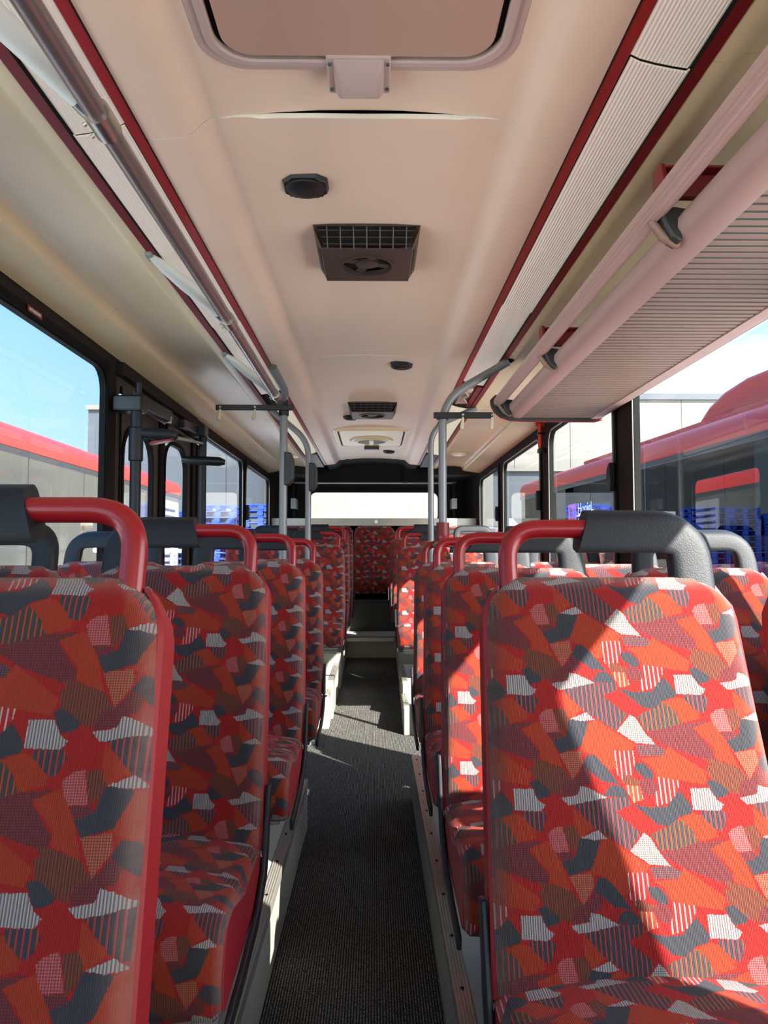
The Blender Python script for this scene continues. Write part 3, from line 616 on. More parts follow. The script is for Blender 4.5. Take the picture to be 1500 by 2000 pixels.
# ---- roof fans
def vent(x, y, label):
    root = empty('ceiling_vent', (x, y, z(1.039)), label, 'vent'); w0, w1, t = .170, .146, .058; d0, d1 = .19, .15
    def ringv(w_, a, b, zz_): return [(-w_, a, zz_), (w_, a, zz_), (w_, b, zz_), (-w_, b, zz_)]
    vs = ringv(w0, -d0, d0, .004)+ringv(w0, -d0, d0, -.010)+ringv(w1, -d0+.055, d1, -t)
    m = MB(); m.add(vs, [(0,3,2,1), (0,1,5,4), (1,2,6,5), (2,3,7,6), (3,0,4,7), (5,6,10,9), (6,7,11,10), (7,4,8,11)])
    # face plate with a round hole
    oc = []; n = 32
    for k in range(n):
        a = 2*PI*k/n + PI/4; cx_, sy_ = math.cos(a), math.sin(a); q = 1/max(abs(cx_), abs(sy_))
        oc.append((cx_*q*w1, (d1-d0+.055)/2 + sy_*q*(d1+d0-.055)/2))
    cy = (d1-d0+.055)/2; ic = [(0+math.cos(2*PI*k/n+PI/4)*.088, cy+math.sin(2*PI*k/n+PI/4)*.088) for k in range(n)]
    m.ringplate(oc, ic, -t-.006, -t, 'z'); m.build('vent_housing', M['vent'], root, 30)
    m = MB(); m.tube([(0, cy, -t+.03), (0, cy, -t+.028)], .09, 24); m.build('fan_well', M['vent_dark'], root)
    m = MB(); m.ringplate([(math.cos(2*PI*k/n)*.094, cy+math.sin(2*PI*k/n)*.094) for k in range(n)], [(math.cos(2*PI*k/n)*.084, cy+math.sin(2*PI*k/n)*.084) for k in range(n)], -t-.009, -t+.01, 'z'); m.build('fan_rim', M['vent'], root)
    m = MB(); m.tube([(0, cy, -t+.02), (0, cy, -t-.001), (0, cy, -t-.004)], [.040, .038, .030], 24); hb = m.build('fan_hub', M['vent'], root, 40)
    for k in range(4):
        a = k*PI/2 + .35; m = MB(); dx, dy = math.cos(a), math.sin(a); nx, ny = -dy*.016, dx*.016
        m.prism([(dx*.035+nx, cy+dy*.035+ny), (dx*.088+nx, cy+dy*.088+ny), (dx*.088-nx, cy+dy*.088-ny), (dx*.035-nx, cy+dy*.035-ny)], -t+.002, -t+.014, 'z'); m.build('fan_spoke', M['vent'], hb, 0)
    # sloping front louvre grille
    ax = Vector((0, .055, -(t-.010))).normalized(); L = math.hypot(.055, t-.010)
    for k in range(3):
        f = (k+.6)/3.2; p = Vector((0, -d0, -.010)) + ax*L*f; m = MB(); hw = w0+(w1-w0)*f-.012
        m.box(-hw, hw, p.y-.002, p.y+.002, p.z-.002, p.z+.001); m.build('louvre_slat', M['vent'], root, 0)
    for k in range(7):
        xx = (-3+k)*.042; m = MB(); a = Vector((xx, -d0, -.012)); b = a+ax*L; m.tube([a, b], .0022, 6); m.build('louvre_bar', M['vent'], root, 0)
    m = MB(); m.add([(-w0+.01, -d0+.004, -.006), (w0-.01, -d0+.004, -.006), (w1-.01, -d0+.058, -t+.006), (-w1+.01, -d0+.058, -t+.006)], [(0,1,2,3)]); m.build('louvre_back', M['vent_dark'], root, 0)
    for sg in (-1, 1):
        for k in range(3):
            m = MB(); f = .3+.22*k; xx = sg*(w0+(w1-w0)*f+.001); m.box(xx-.002, xx+.002, -d0+.10, d1-.02, -t*f-.002, -t*f+.002); m.build('side_rib', M['vent_dark'], root, 0)
vent(-.028, 2.56, 'brown ceiling fan box with a round grille, nearest the camera')
vent(-.020, 5.42, 'second ceiling fan box down the aisle, with a dark louvre front')

# ================================================================ seats
def smooth01(t): t = max(0, min(1, t)); return t*t*(3-2*t)
BH, BR = 0.60, 0.20                   # height and recline of the backs
HZ = 0.335                            # hinge height above the platform
WTOP, WBOT = 0.420, 0.455
def half_w(f): return (WBOT + (WTOP-WBOT)*f)/2
def back_pt(f, n):
    """point on the back centre line: f 0..1 up the back, n outwards towards the sitter"""
    a = math.atan2(BR, BH); return (BR*f - math.cos(a)*n, HZ + BH*f + math.sin(a)*n*-0.0 + math.sin(a)*n*1.0)
def seat_meshes():
    out = {}
    # ---- fabric front of the back: rows up the back, columns across, with rolled edges
    L = math.hypot(BH, BR); rows = 26; R = 0.030
    fr = [0, .02, .05] + [.05 + .90*k/(rows-1) for k in range(1, rows)]
    levels = [(f, R*1.2, 1.0, f*L) for f in fr if f <= .945]
    f0 = levels[-1][0]; dl = (1-f0)*L
    for k in range(1, 8):              # roll over the top
        a = PI/2*k/7; levels.append((f0+(1-f0)*math.sin(a), R*1.2*(math.cos(a)), 1-0.045*(1-math.cos(a))*2.0, f0*L + k*0.010))
    levels.append((0.999, -0.045, 0.91, f0*L+.12))
    cols = 25; vs = []; uv = []; wear = []
    for (f, nn, ws, vl) in levels:
        hw = half_w(f)*ws
        if f < .06: pass
        if f > .86: hw -= 0.055*(smooth01((f-.86)/.14))**2.2*0.5
        for c in range(cols):
            t = -1+2*c/(cols-1)
            # columns crowd towards the edges
            tt = math.copysign(1-(1-abs(t))**1.35, t) if abs(t) < 1 else t
            x = hw*tt; e = (1-abs(tt))*hw
            drop = 0.0
            if e < R: drop = R - math.sqrt(max(0, R*R-(R-e)**2))
            bul = 0.012*math.sin(PI*min(1, f*1.15))*(1-0.5*(1-tt*tt)) - 0.006
            n = nn + (bul if nn > 0.02 else 0) - drop*(1 if nn > 0 else 0.2)
            y, zz = back_pt(f, n); vs.append((x, y, zz)); uv.append((x, vl)); 
            wr = smooth01((0.028-e)/0.028) * (0.55 if f < .94 else 1.0) if e < .028 else 0
            if f > .955: wr = max(wr, smooth01((f-.955)/.045)*0.75)
            wear.append(wr)
    fs = []
    for i in range(len(levels)-1):
        for c in range(cols-1):
            a = i*cols+c; fs.append((a, a+1, a+cols+1, a+cols))
    out['back'] = (vs, fs, uv, wear)
    # ---- red border: side walls of the back
    sides = []
    for sgn in (-1, 1):
        pr = []
        for f in [0.01, .1, .3, .5, .7, .82, .88, .92, .955, .98]:
            hw = half_w(f)
            if f > .86: hw -= 0.055*(smooth01((f-.86)/.14))**2.2*0.5
            pr.append((f, hw))
        v2 = []; q = len(pr)
        for (f, hw) in pr:
            for (nn, dx) in ((0.010, -0.003), (0.006, 0.0035), (-0.045, 0.0035), (-0.052, -0.004)):
                y, zz = back_pt(f, nn if f < .95 else min(nn, 0.0)); v2.append((sgn*(hw+dx), y, zz))
        f2 = []
        for i in range(q-1):
            for k in range(3): a = i*4+k; f2.append((a, a+1, a+5, a+4))
        f2 += [(0,1,2,3), tuple((q-1)*4+k for k in (3,2,1,0))]
        sides.append((v2, f2))
    out['border'] = sides
    # ---- dark shell behind
    v3 = []; q = 0
    for f in (-.03, .1, .3, .5, .7, .85, .95, .985):
        hw = half_w(max(f, 0))-0.010 - (0.03*smooth01((f-.86)/.14) if f > .86 else 0)
        for (u, nn) in ((-1, -.044), (-.9, -.062), (0, -.072), (.9, -.062), (1, -.044)):
            y, zz = back_pt(f, nn); v3.append((u*hw, y, zz))
        q += 1
    f3 = []
    for i in range(q-1):
        for k in range(4): a = i*5+k; f3.append((a+1, a, a+5, a+6))
    for i in (0, q-1): f3.append(tuple(i*5+k for k in range(5)))
    out['shell'] = (v3, f3)
    # ---- cushion: side profile lofted across
    prof = [(.035, .342), (0, .354), (-.05, .358), (-.12, .361), (-.20, .362), (-.28, .374), (-.34, .381), (-.375, .380), (-.402, .370), (-.420, .350), (-.430, .322), (-.434, .29), (-.432, .255), (-.424, .236), (-.405, .226)]
    cx, cz = -.22, .285; stations = []
    W2 = 0.229
    for k in range(13):
        t = -1+2*k/12; tt = math.copysign(1-(1-abs(t))**1.5, t) if abs(t) < 1 else t
        e = (1-abs(tt))*W2; Rr = .026; d = 0 if e >= Rr else Rr-math.sqrt(max(0, Rr*Rr-(Rr-e)**2))
        stations.append((tt*W2, d))
    v4 = []; u4 = []; w4 = []; n = len(prof); acc = [0]
    for i in range(1, n): acc.append(acc[-1]+math.hypot(prof[i][0]-prof[i-1][0], prof[i][1]-prof[i-1][1]))
    for (x, d) in stations:
        for i, p in enumerate(prof):
            v = Vector((p[0]-cx, p[1]-cz)); ln = v.length; dom = 0.026*(1-(x/W2)**2) if 1 <= i <= 7 else 0
            q2 = Vector((cx, cz)) + v*((ln-d)/ln)
            v4.append((x, q2.x, q2.y+dom)); u4.append((x, -acc[i])); w4.append(0.8*smooth01(d/.026) if i > 4 else .35*smooth01(d/.026))
    f4 = []
    for k in range(len(stations)-1):
        for i in range(n-1): a = k*n+i; f4.append((a, a+1, a+n+1, a+n))
    out['cushion'] = (v4, f4, u4, w4)
    c5 = []
    for sgn in (-1, 1):
        pts = []
        for p in prof[1:]:
            v = Vector((p[0]-cx, p[1]-cz)); ln = v.length; q2 = Vector((cx, cz))+v*((ln-.021)/ln); pts.append((q2.x, q2.y))
        pts += [(-.25, .245), (0.0, .255), (0.02, .31)]
        c5.append((sgn, pts))
    out['cushion_side'] = c5
    return out
SM = seat_meshes()
def fab_mesh(name, dat, smooth=60):
    vs, fs, uv, wear = dat; b = MB(); b.add(vs, fs, uv)
    o = b.build(name, M['fabric'], None, smooth)
    at = o.data.attributes.new('wear', 'FLOAT', 'POINT')
    for i, wv in enumerate(wear): at.data[i].value = wv
    return o
def in_plane(u, h):
    """point in the plane of the back, h metres above its top, u across"""
    a = math.atan2(BR, BH); return Vector((u, BR + 0.004 + math.sin(a)*h*0.8, HZ + BH + h*0.97))
def sweep_rect(path2, ws, d, shear0=0.0, shear1=0.0):
    """rounded rectangular bar swept along a path in the back plane; ws in-plane widths, d depth"""
    n = len(path2); vs = []; sec = rrect(-.5, .5, -.5, .5, .26, 3); k = len(sec)
    for i, p in enumerate(path2):
        a = path2[max(i-1, 0)]; b = path2[min(i+1, n-1)]; t = Vector((b[0]-a[0], b[1]-a[1])).normalized(); nn = Vector((-t.y, t.x))
        sh = shear0 if i == 0 else shear1 if i == n-1 else 0
        for (q, r) in sec:
            pu = Vector(p[:2]) + nn*q*ws[i] + t*sh*q*2; P = in_plane(pu.x, pu.y); P.y += r*d*0.96; P.z += -r*d*-0.3; vs.append(tuple(P))
    fs = [(i*k+j, i*k+(j+1) % k, (i+1)*k+(j+1) % k, (i+1)*k+j) for i in range(n-1) for j in range(k)] + [tuple(range(k))[::-1], tuple(range((n-1)*k, n*k))]
    return vs, fs
def smooth_path(pts, r, n=7): return [(p.x, p.y) for p in arc([(a, b, 0) for a, b in pts], r, n)]

def double_seat(s, single=False, gap=0.0):
    """double seat with its aisle side towards s (+1 = +x); origin on the platform under the middle of the hinge line"""
    root = empty('single_seat' if single else 'double_seat', (0,0,0))
    ca, cw = s*0.2375, -s*(0.2375+gap)                       # centres of the aisle and the window place
    for c, aisle in (((ca, True),) if single else ((ca, True), (cw, False))):
        o = fab_mesh('backrest', SM['back']); o.parent = root; o.location.x = c
        for v2, f2 in SM['border']:
            b = MB(); b.add(v2, f2); b.build('side_border', M['red_vinyl'], o, 40)
        b = MB(); b.add(*SM['shell']); b.build('back_shell', M['seat_dark'], o, 40)
        o = fab_mesh('seat_cushion', SM['cushion']); o.parent = root; o.location.x = c
        for sgn, pts in SM['cushion_side']:
            b = MB(); b.prism(pts, sgn*.203, sgn*.2285, 'x'); b.build('cushion_side', M['red_vinyl'], o, 0, 0.004)
        b = MB(); b.box(c-.19, c+.19, -.40, .0, .212, .252); b.build('seat_pan', M['bracket_grey'], root, 0, 0.006)
        if aisle:
            # red tube rising by the aisle, black padded grip on the other side
            e = 0.166; H = 0.088
            pa = smooth_path([(c+s*e, -.035), (c+s*e, H), (c+s*.02, H)], .075, 8)
            b = MB(); b.tube([in_plane(*p) for p in pa], .0165, 14); b.build('grab_handle', M['red_tube'], root, 60)
            pb = smooth_path([(c+s*.035, H-.004), (c-s*.152, H-.004), (c-s*.152, -.035)], .052, 7)
            b = MB(); b.add(*sweep_rect(pb, [.072]*len(pb), .046, shear0=s*-.012 if s > 0 else .012)); b.build('head_pad', M['black_pad'], root, 50)
        else:
            pb = smooth_path([(c+.148, -.035), (c+.142, H-.006), (c-.142, H-.006), (c-.148, -.035)], .055, 7)
            b = MB(); b.add(*sweep_rect(pb, [.056]*len(pb), .042)); b.build('head_pad', M['black_pad'], root, 50)
    # frame
    b = MB(); x0_, x1_ = (-.43, .43) if not single else (ca-.2, ca+.2)
    b.box(x0_, x1_, -.33, -.27, .19, .225); b.box(x0_, x1_, -.06, -.01, .19, .225); b.build('seat_frame', M['bracket_grey'], root, 0, 0.004)
    b = MB(); b.prism([(-.36, .0), (-.06, .0), (-.10, .03), (-.13, .20), (-.25, .20), (-.29, .03)], s*.10-.03, s*.10+.03, 'x'); b.build('pedestal', M['seat_grey'], root, 0, 0.006)
    b = MB(); b.box(s*.10-.06, s*.10+.06, -.38, -.03, 0, .014); b.build('pedestal_foot', M['seat_grey'], root, 0, 0.003)
    # dark side bracket from the back down under the cushion
    xs = s*(.2375+.236)
    pth = [(.062, .46), (.048, .41), (.03, .34), (.0, .285), (-.12, .235), (-.30, .212), (-.415, .205), (-.415, .232), (-.30, .242), (-.12, .268), (-.035, .31), (-.01, .36), (.012, .41), (.035, .465)]
    b = MB(); b.prism(pth[::-1], xs-.005, xs+.005, 'x'); b.build('side_bracket', M['seat_dark'], root, 30, 0.003)
    return root
SL, SR = double_seat(1), double_seat(-1, gap=0.022)
S1 = double_seat(1, True)
#             z of back top, aisle edge, height of the platform
PL = z(-0.966); PR = z(-0.978)
lrows = [(0.95, .256, PL), (1.86, .258, PL), (2.77, .256, PL), (3.68, .255, PL), (5.90, .240, z(-.872)), (6.85, .235, z(-.797)), (7.72, .232, z(-.797))]
rrows = [(1.33, .187, PR), (2.15, .190, PR), (2.91, .190, PR), (3.66, .192, PR), (5.90, .177, z(-.882)), (6.85, .165, z(-.797)), (7.72, .155, z(-.797))]
LL = ['double bus seat at the lower left, nearest the camera, patterned red with a black grip',
      'second double bus seat from the front on the left, whole patterned cushion showing',
      'third double bus seat from the front on the left, before the door',
      'single bus seat, fourth from the front on the left, before the grey pole',
      'first raised double bus seat on the left, behind the door',
      'middle one of the three raised double seats on the left',
      'last raised double seat on the left, against the rear bench']
LR = ['double bus seat at the lower right, nearest the camera, with sun on its patterned back',
      'second double bus seat from the front on the right, lower back in sun',
      'third double bus seat from the front on the right, half hidden behind the second',
      'fourth double bus seat from the front on the right, red pole socket on its handle',
      'first raised double bus seat on the right, behind the two grey poles',
      'middle one of the three raised double seats on the right',
      'last raised double seat on the right, against the rear bench']
for rows_, labels, proto, s in ((lrows, LL, SL, -1), (rrows, LR, SR, 1)):
    for i, (zt, edge, pz) in enumerate(rows_):
        o = proto if i == 0 else S1 if (s < 0 and i == 3) else copy_tree(proto)
        o.location = (s*(edge + WTOP/2 + 0.2375), zt - BR, pz)
        tag(o, labels[i], 'seat', 'patterned double seats along the aisle')
# ---- rear bench
rb = empty('rear_bench', (0, 8.06, RZ), 'full-width rear bench in dark red patterned fabric below the rear window', 'seat')
b = MB(); b.box(-1.13, 1.11, -.16, .42, 0, .30); b.build('bench_box', M['engine'], rb, 0, 0.006)
b = MB(); b.box(-1.12, 1.10, -.175, -.15, .295, .325); b.build('bench_trim', M['black'], rb, 0, 0.004)
BXS = [-.92, -.465, -.01, .445, .90]
for c in BXS:
    o = fab_mesh('bench_cushion', SM['cushion']); o.parent = rb; o.location = (c, .26, .155)
    o = fab_mesh('bench_back', SM['back']); o.parent = rb; o.location = (c, .26, .16); o.scale = (1.05, .75, 1.0)
    b = MB(); b.box(c-.21, c+.21, .47, .50, .40, 1.05); b.build('bench_shell', M['felt'], rb, 0)

# ================================================================ grab rail on the left
gr = empty('grab_rail', (-.507, 2.2, z(.80)), 'grey overhead grab rail along the left of the ceiling, on pale arms', 'rail')
def loc(o): o.location = -Vector(gr.location); return o
RX, RZ_ = -.507, z(.80)
b = MB(); b.tube([(RX, -.8, RZ_), (RX, 4.06, RZ_)], .0205, 20); loc(b.build('rail_tube', M['rail'], gr, 60))
# clear cover strip beside the rail
for yy, at in ((1.39, 1.12), (2.62, 2.36), (3.86, 3.55)):
    b = MB()
    p0, p1 = Vector((RX-.012, yy-.03, RZ_+.012)), Vector((-.70, at, z(.925)))
    pp = [p0, p0.lerp(p1, .55), p0.lerp(p1, .82), p1]
    b.tube(pp, [.024, .024, .019, .010], 16); arm = loc(b.build('support_arm', M['pale_arm'], gr, 60))
    b = MB(); d = (p1-p0).normalized(); b.tube([p0-d*.004, p0+d*.05], [.0255, .0225], 16); loc(b.build('arm_sleeve', M['chrome'], gr, 60))
    b = MB(); b.tube([(RX, yy-.035, RZ_), (RX, yy+.035, RZ_)], .0255, 20); loc(b.build('rail_clamp', M['chrome'], gr, 60))
    b = MB(); b.box(-.70-.015, -.70+.008, at-.03, at+.03, z(.918), z(.932)); loc(b.build('arm_foot', M['bracket_grey'], gr, 0, 0.004))
    q = MB()
    for k in range(2): q.cyl((RX-.022, yy-.02+.04*k, RZ_-.016), (RX-.027, yy-.02+.04*k, RZ_-.020), .004, 8)
    tag(loc(q.build('clamp_screws', M['alu'], gr)), kind='stuff')

# ================================================================ poles
def pole(name, x, y, path, r, label, foot=FZ):
    root = empty(name, (x, y, 0), label, 'pole')
    b = MB(); b.tube([Vector(p)-Vector((x, y, 0)) for p in path], r, 18); b.build('pole_tube', M['grey_tube'], root, 60)
    b = MB(); b.tube([(0, 0, foot), (0, 0, foot+.012), (0, 0, foot+.03)], [.05, .05, r*1.1], 18); b.build('pole_foot', M['grey_tube'], root, 50)
    return root
def button_box(root, zz, face, s):
    b = MB(); b.prism([(-.024, zz-.085), (.004, zz-.085), (.028, zz-.05), (.028, zz+.05), (.012, zz+.09), (-.024, zz+.095)], -.026, .026, 'y')
    o = b.build('button_box', M['black'], root, 0, 0.006); o.location.x = s*.03
    if s < 0: o.scale.x = -1
    return o
A = pole('grab_pole', -.492, 4.10, [(-.492, 4.10, FZ), (-.492, 4.10, z(.795))], .0215, 'thick grey pole on the left carrying a black bar with two hooks')
b = MB(); b.tube(arc([(0, 0, z(.79)), (.012, -.03, z(.86)), (-.03, -.22, z(.945))], .06), .021, 14); b.build('roof_elbow', M['grey_tube'], A, 60)
b = MB(); b.tube([(0, 0, z(.735)), (0, 0, z(.765))], .027, 18); b.tube([(-.0, -.03, z(.80)), (0, .03, z(.80))], .028, 18); b.build('pole_collar', M['black'], A, 60)
button_box(A, z(.445), 1, 1)
def hang_bar(root, x0, x1, zz, hooks):
    b = MB(); b.box(min(x0, x1), max(x0, x1), -.034, -.020, zz-.015, zz+.015); br = b.build('hanger_bar', M['black'], root, 0, 0.004)
    b = MB(); b.tube([(0, 0, zz-.016), (0, 0, zz+.016)], .028, 18); b.build('bar_clamp', M['black'], br, 50)
    for h in hooks:
        b = MB(); b.tube([(h, -.03, zz-.01), (h-.004, -.036, zz-.045), (h-.008, -.040, zz-.068)], [.006, .0095, .009], 8); b.build('bar_hook', M['hook'], br, 50)
        b = MB(); b.tube([(h, -.034, zz+.002), (h, -.038, zz+.002)], .006, 8); b.build('bar_rivet', M['alu'], br, 0)
hang_bar(A, -.36, .055, z(.775), (-.335, -.150))
B = pole('grab_pole', -.42, 4.80, arc([(-.42, 4.80, FZ), (-.42, 4.80, z(.70)), (-.655, 4.80, z(.90))], .10, 8), .0185, 'thin scuffed grey pole on the left, bending outwards at the top')
button_box(B, z(.47), 1, 1)
Cp = pole('grab_pole', .322, 3.655, arc([(.322, 3.655, z(.03)), (.322, 3.655, z(.735)), (.638, 3.64, z(.918))], .13, 9), .0195, 'thick grey pole on the right, bending outwards to the ceiling strip, with a black bar', foot=z(.03))
hang_bar(Cp, -.045, .24, z(.655), (.095, .235))
b = MB(); b.tube([(.32, -.015, z(.925)), (.335, -.015, z(.937))], .018, 12); b.build('pole_end', M['rubber'], Cp)
b = MB(); b.tube([(0, 0, z(.05)), (0, 0, z(.145))], .031, 18); sk = b.build('pole_socket', M['dark_red'], Cp, 60)
q = MB()
for dx in (-.013, .013): q.cyl((dx, -.029, z(.075)), (dx, -.034, z(.075)), .008, 10)
tag(q.build('socket_screws', M['red_strip'], sk), kind='stuff')
D = pole('grab_pole', .356, 4.90, arc([(.356, 4.90, FZ), (.356, 4.90, z(.80)), (.645, 4.86, z(.925))], .12, 9), .0185, 'thin grey pole on the right, standing behind the thick one')

# ================================================================ door operating gear on the left
def part(root, name, fn, mat, sm=30, bev=0.0):
    b = MB(); fn(b); o = b.build(name, M[mat], root, sm, bev); o.location = -Vector(root.location); return o
P1 = empty('door_post', (-1.05, 3.36, 0.0), 'dark grey door post with a thick collar, nearer of the two at the left door', 'post')
part(P1, 'post_tube', lambda b: b.tube([(-1.05, 3.36, PZ), (-1.05, 3.36, z(.70))], .024, 18), 'seat_dark', 60)
part(P1, 'post_collar', lambda b: b.tube([(-1.05, 3.36, z(.40)), (-1.05, 3.36, z(.405)), (-1.05, 3.36, z(.545)), (-1.05, 3.36, z(.55))], [.025, .031, .031, .025], 18), 'seat_dark', 40)
part(P1, 'post_bracket', lambda b: b.box(-1.15, -1.02, 3.33, 3.42, z(.62), z(.69)), 'black', 0, 0.008)
part(P1, 'post_pin', lambda b: b.tube([(-1.045, 3.37, z(.66)), (-1.045, 3.37, z(.75))], .014, 12), 'black', 60)
part(P1, 'pad_arm', lambda b: b.tube([(-1.05, 3.36, z(.525)), (-.98, 3.37, z(.525)), (-.89, 3.39, z(.52)), (-.875, 3.393, z(.52))], [.022, .026, .024, .012], 14), 'seat_dark', 60)
part(P1, 'red_glint_plate', lambda b: b.prism([(-1.0, z(.478)), (-.89, z(.50)), (-.885, z(.507)), (-.99, z(.49))], 3.37, 3.42, 'y'), 'red_tube', 0, 0.003)  # added red plate in place of a red reflection under the arm
P2 = empty('door_post', (-1.05, 4.66, 0.0), 'dark grey door post farther back at the left door, with a flat oval pad', 'post')
part(P2, 'post_tube', lambda b: b.tube([(-1.05, 4.66, FZ), (-1.05, 4.66, z(.72))], .023, 18), 'seat_dark', 60)
part(P2, 'pad_arm', lambda b: b.tube([(-1.17, 4.63, z(.565)), (-1.10, 4.64, z(.560)), (-.95, 4.66, z(.555)), (-.915, 4.66, z(.55))], [.016, .028, .028, .016], 16), 'black', 60)
part(P2, 'post_head', lambda b: b.box(-1.16, -1.02, 4.58, 4.68, z(.70), z(.77)), 'black', 0, 0.008)
op = empty('door_operator', (-1.08, 4.0, z(.75)), 'black door operating arm with a clear valve and a thin rod above the left door', 'door gear')
part(op, 'operator_arm', lambda b: b.prism([(3.46, z(.655)), (3.46, z(.715)), (3.95, z(.735)), (3.99, z(.70)), (3.94, z(.672))], -1.09, -1.05, 'x'), 'black', 0, 0.006)
part(op, 'valve_stem', lambda b: b.tube([(-1.06, 3.93, z(.70)), (-1.06, 3.93, z(.655))], .012, 12), 'hook', 60)
part(op, 'valve_cup', lambda b: b.tube([(-1.06, 3.93, z(.662)), (-1.06, 3.93, z(.640)), (-1.06, 3.93, z(.615))], [.019, .024, .020], 14), 'black', 50)
part(op, 'valve_tip', lambda b: b.tube([(-1.06, 3.93, z(.615)), (-1.065, 3.93, z(.575)), (-1.075, 3.93, z(.55))], [.019, .012, .004], 12), 'hook', 50)
part(op, 'operator_arm', lambda b: b.prism([(4.25, z(.695)), (4.25, z(.745)), (4.62, z(.765)), (4.66, z(.73)), (4.6, z(.712))], -1.10, -1.06, 'x'), 'black', 0, 0.006)
part(op, 'link_rod', lambda b: b.tube([(-.90, 3.40, z(.515)), (-1.05, 4.66, z(.665))], .009, 10), 'chrome', 60)
# emergency hammer on the right pillar
hm = empty('emergency_hammer', (1.12, 5.15, z(.79)), 'orange-red emergency hammer in its black holder on the right window pillar', 'hammer')
part(hm, 'hammer_handle', lambda b: b.tube([(1.115, 5.15, z(.70)), (1.115, 5.15, z(.72)), (1.115, 5.15, z(.83)), (1.115, 5.15, z(.87))], [.010, .015, .015, .018], 12), 'orange_red', 50)
part(hm, 'hammer_holder', lambda b: (b.box(1.10, 1.15, 5.12, 5.18, z(.675), z(.705)), b.box(1.095, 1.15, 5.125, 5.175, z(.80), z(.812))), 'black', 0, 0.004)
part(hm, 'hammer_head', lambda b: b.tube([(1.085, 5.15, z(.868)), (1.145, 5.15, z(.868))], .014, 10), 'orange_red', 50)

# ================================================================ luggage rack on the right
YE = 3.74
rk = empty('luggage_rack', (.85, 1.6, z(.66)), 'long pinkish grey luggage rack with a slatted underside on the right', 'rack')
part(rk, 'rack_front', lambda b: b.prism([(.712, z(.659)), (.680, z(.663)), (.659, z(.676)), (.647, z(.697)), (.648, z(.716)), (.662, z(.734)), (.70, z(.742)), (.712, z(.742))], -.6, YE), 'rack', 40)
part(rk, 'rack_deck', lambda b: b.box(.71, 1.115, -.6, YE, z(.664), z(.712)), 'rack_dark', 0)
part(rk, 'rack_rear_edge', lambda b: b.prism([(1.058, z(.659)), (1.09, z(.657)), (1.112, z(.664)), (1.115, z(.69)), (1.115, z(.72)), (1.058, z(.72))], -.6, YE), 'rack', 40)
sl = MB(); sl.prism([(-.0105, .0), (-.0100, -.0015), (.0100, -.0015), (.0105, .0)], .713, 1.057, 'x')
s0 = sl.build('rack_slat', M['slat'], rk, 0); yy = .80; first = True
while yy < YE-.02:
    o = s0 if first else s0.copy()
    if not first: C.objects.link(o)
    first = False; o.location = Vector((0, yy, z(.664)))-Vector(rk.location); yy += .0335
part(rk, 'rack_rail', lambda b: b.tube([(.605, -.6, z(.742)), (.605, YE, z(.742))], .0235, 36, lobes=1, depth=.07), 'rack', 20)
ep = [(.565, z(.752)), (.568, z(.722)), (.585, z(.690)), (.615, z(.665)), (.66, z(.650)), (.72, z(.646)), (1.08, z(.643)), (1.118, z(.652)), (1.122, z(.70)), (1.118, z(.725)), (.70, z(.752)), (.64, z(.752)), (.62, z(.778)), (.59, z(.778))]
part(rk, 'rack_end_cap', lambda b: b.prism(ep, YE, YE+.016), 'dark_red', 0, 0.003)
part(rk, 'end_cap_face', lambda b: b.prism([(.70+(p[0]-.70)*.965, z(.70)+(p[1]-z(.70))*.90) for p in ep], YE-.006, YE+.001), 'rack_dark', 0)
for yb in (1.63, 2.77, 3.70):
    part(rk, 'rail_bracket', lambda b: (b.prism([(.612, z(.728)), (.64, z(.744)), (.672, z(.738)), (.662, z(.700)), (.655, z(.664)), (.636, z(.676)), (.622, z(.70))], yb-.028, yb+.022)), 'rack_dark', 0, 0.006)
    part(rk, 'bracket_foot', lambda b: b.tube([(.600, yb+.0, z(.722)), (.625, yb, z(.688)), (.66, yb, z(.668))], [.009, .012, .010], 10), 'slat', 50)
for yb in (1.62, 2.80):
    part(rk, 'roof_bracket', lambda b: (b.box(.62, 1.0, yb, yb+.008, z(.768), z(.822)), b.box(.62, 1.0, yb-.03, yb+.008, z(.822), z(.828)), b.box(.62, 1.0, yb-.022, yb, z(.762), z(.769))), 'dark_red', 0, 0.002)
    part(rk, 'bracket_flange', lambda b: b.prism([(yb-.05, z(.760)), (yb+.03, z(.765)), (yb+.03, z(.836)), (yb-.02, z(.836))], .612, .622, 'x'), 'dark_red', 0, 0.002)
    part(rk, 'rack_hanger', lambda b: b.box(.96, 1.0, yb-.01, yb+.03, z(.71), z(.95)), 'dark_red', 0, 0.003)

# ================================================================ outside
GZ = -0.42
M['asphalt'] = plain('yard_concrete', (198, 196, 188), 0.9, var=0.12, vscale=1.5, bump=0.3, bscale=60)
M['clad'] = plain('white_cladding', (98, 95, 87), 0.6, var=0.03, vscale=1)
M['clad_dark'] = plain('dark_cladding', (58, 63, 68), 0.6, var=0.04, vscale=1)
M['bus_red'] = plain('bus_red', (176, 26, 18), 0.35, var=0.03)
M['bus_grey'] = plain('bus_lower', (112, 113, 112), 0.4, var=0.03)
M['bus_dark'] = plain('bus_dark_trim', (30, 32, 36), 0.35)
M['pallet_blue'] = plain('pallet_blue', (30, 66, 176), 0.5, var=0.06)
M['pallet_light'] = plain('pallet_light_blue', (52, 138, 224), 0.5, var=0.06)
M['van_white'] = plain('van_white', (170, 168, 158), 0.4, var=0.02)
M['yellow'] = plain('yellow_pole', (214, 176, 40), 0.4)
M['leaf'] = plain('hedge_green', (70, 84, 48), 0.9, var=0.5, vscale=6)
M['tinted'] = glass('bus_tinted_glass', (0.20, 0.215, 0.25), 0.42, 0.10)
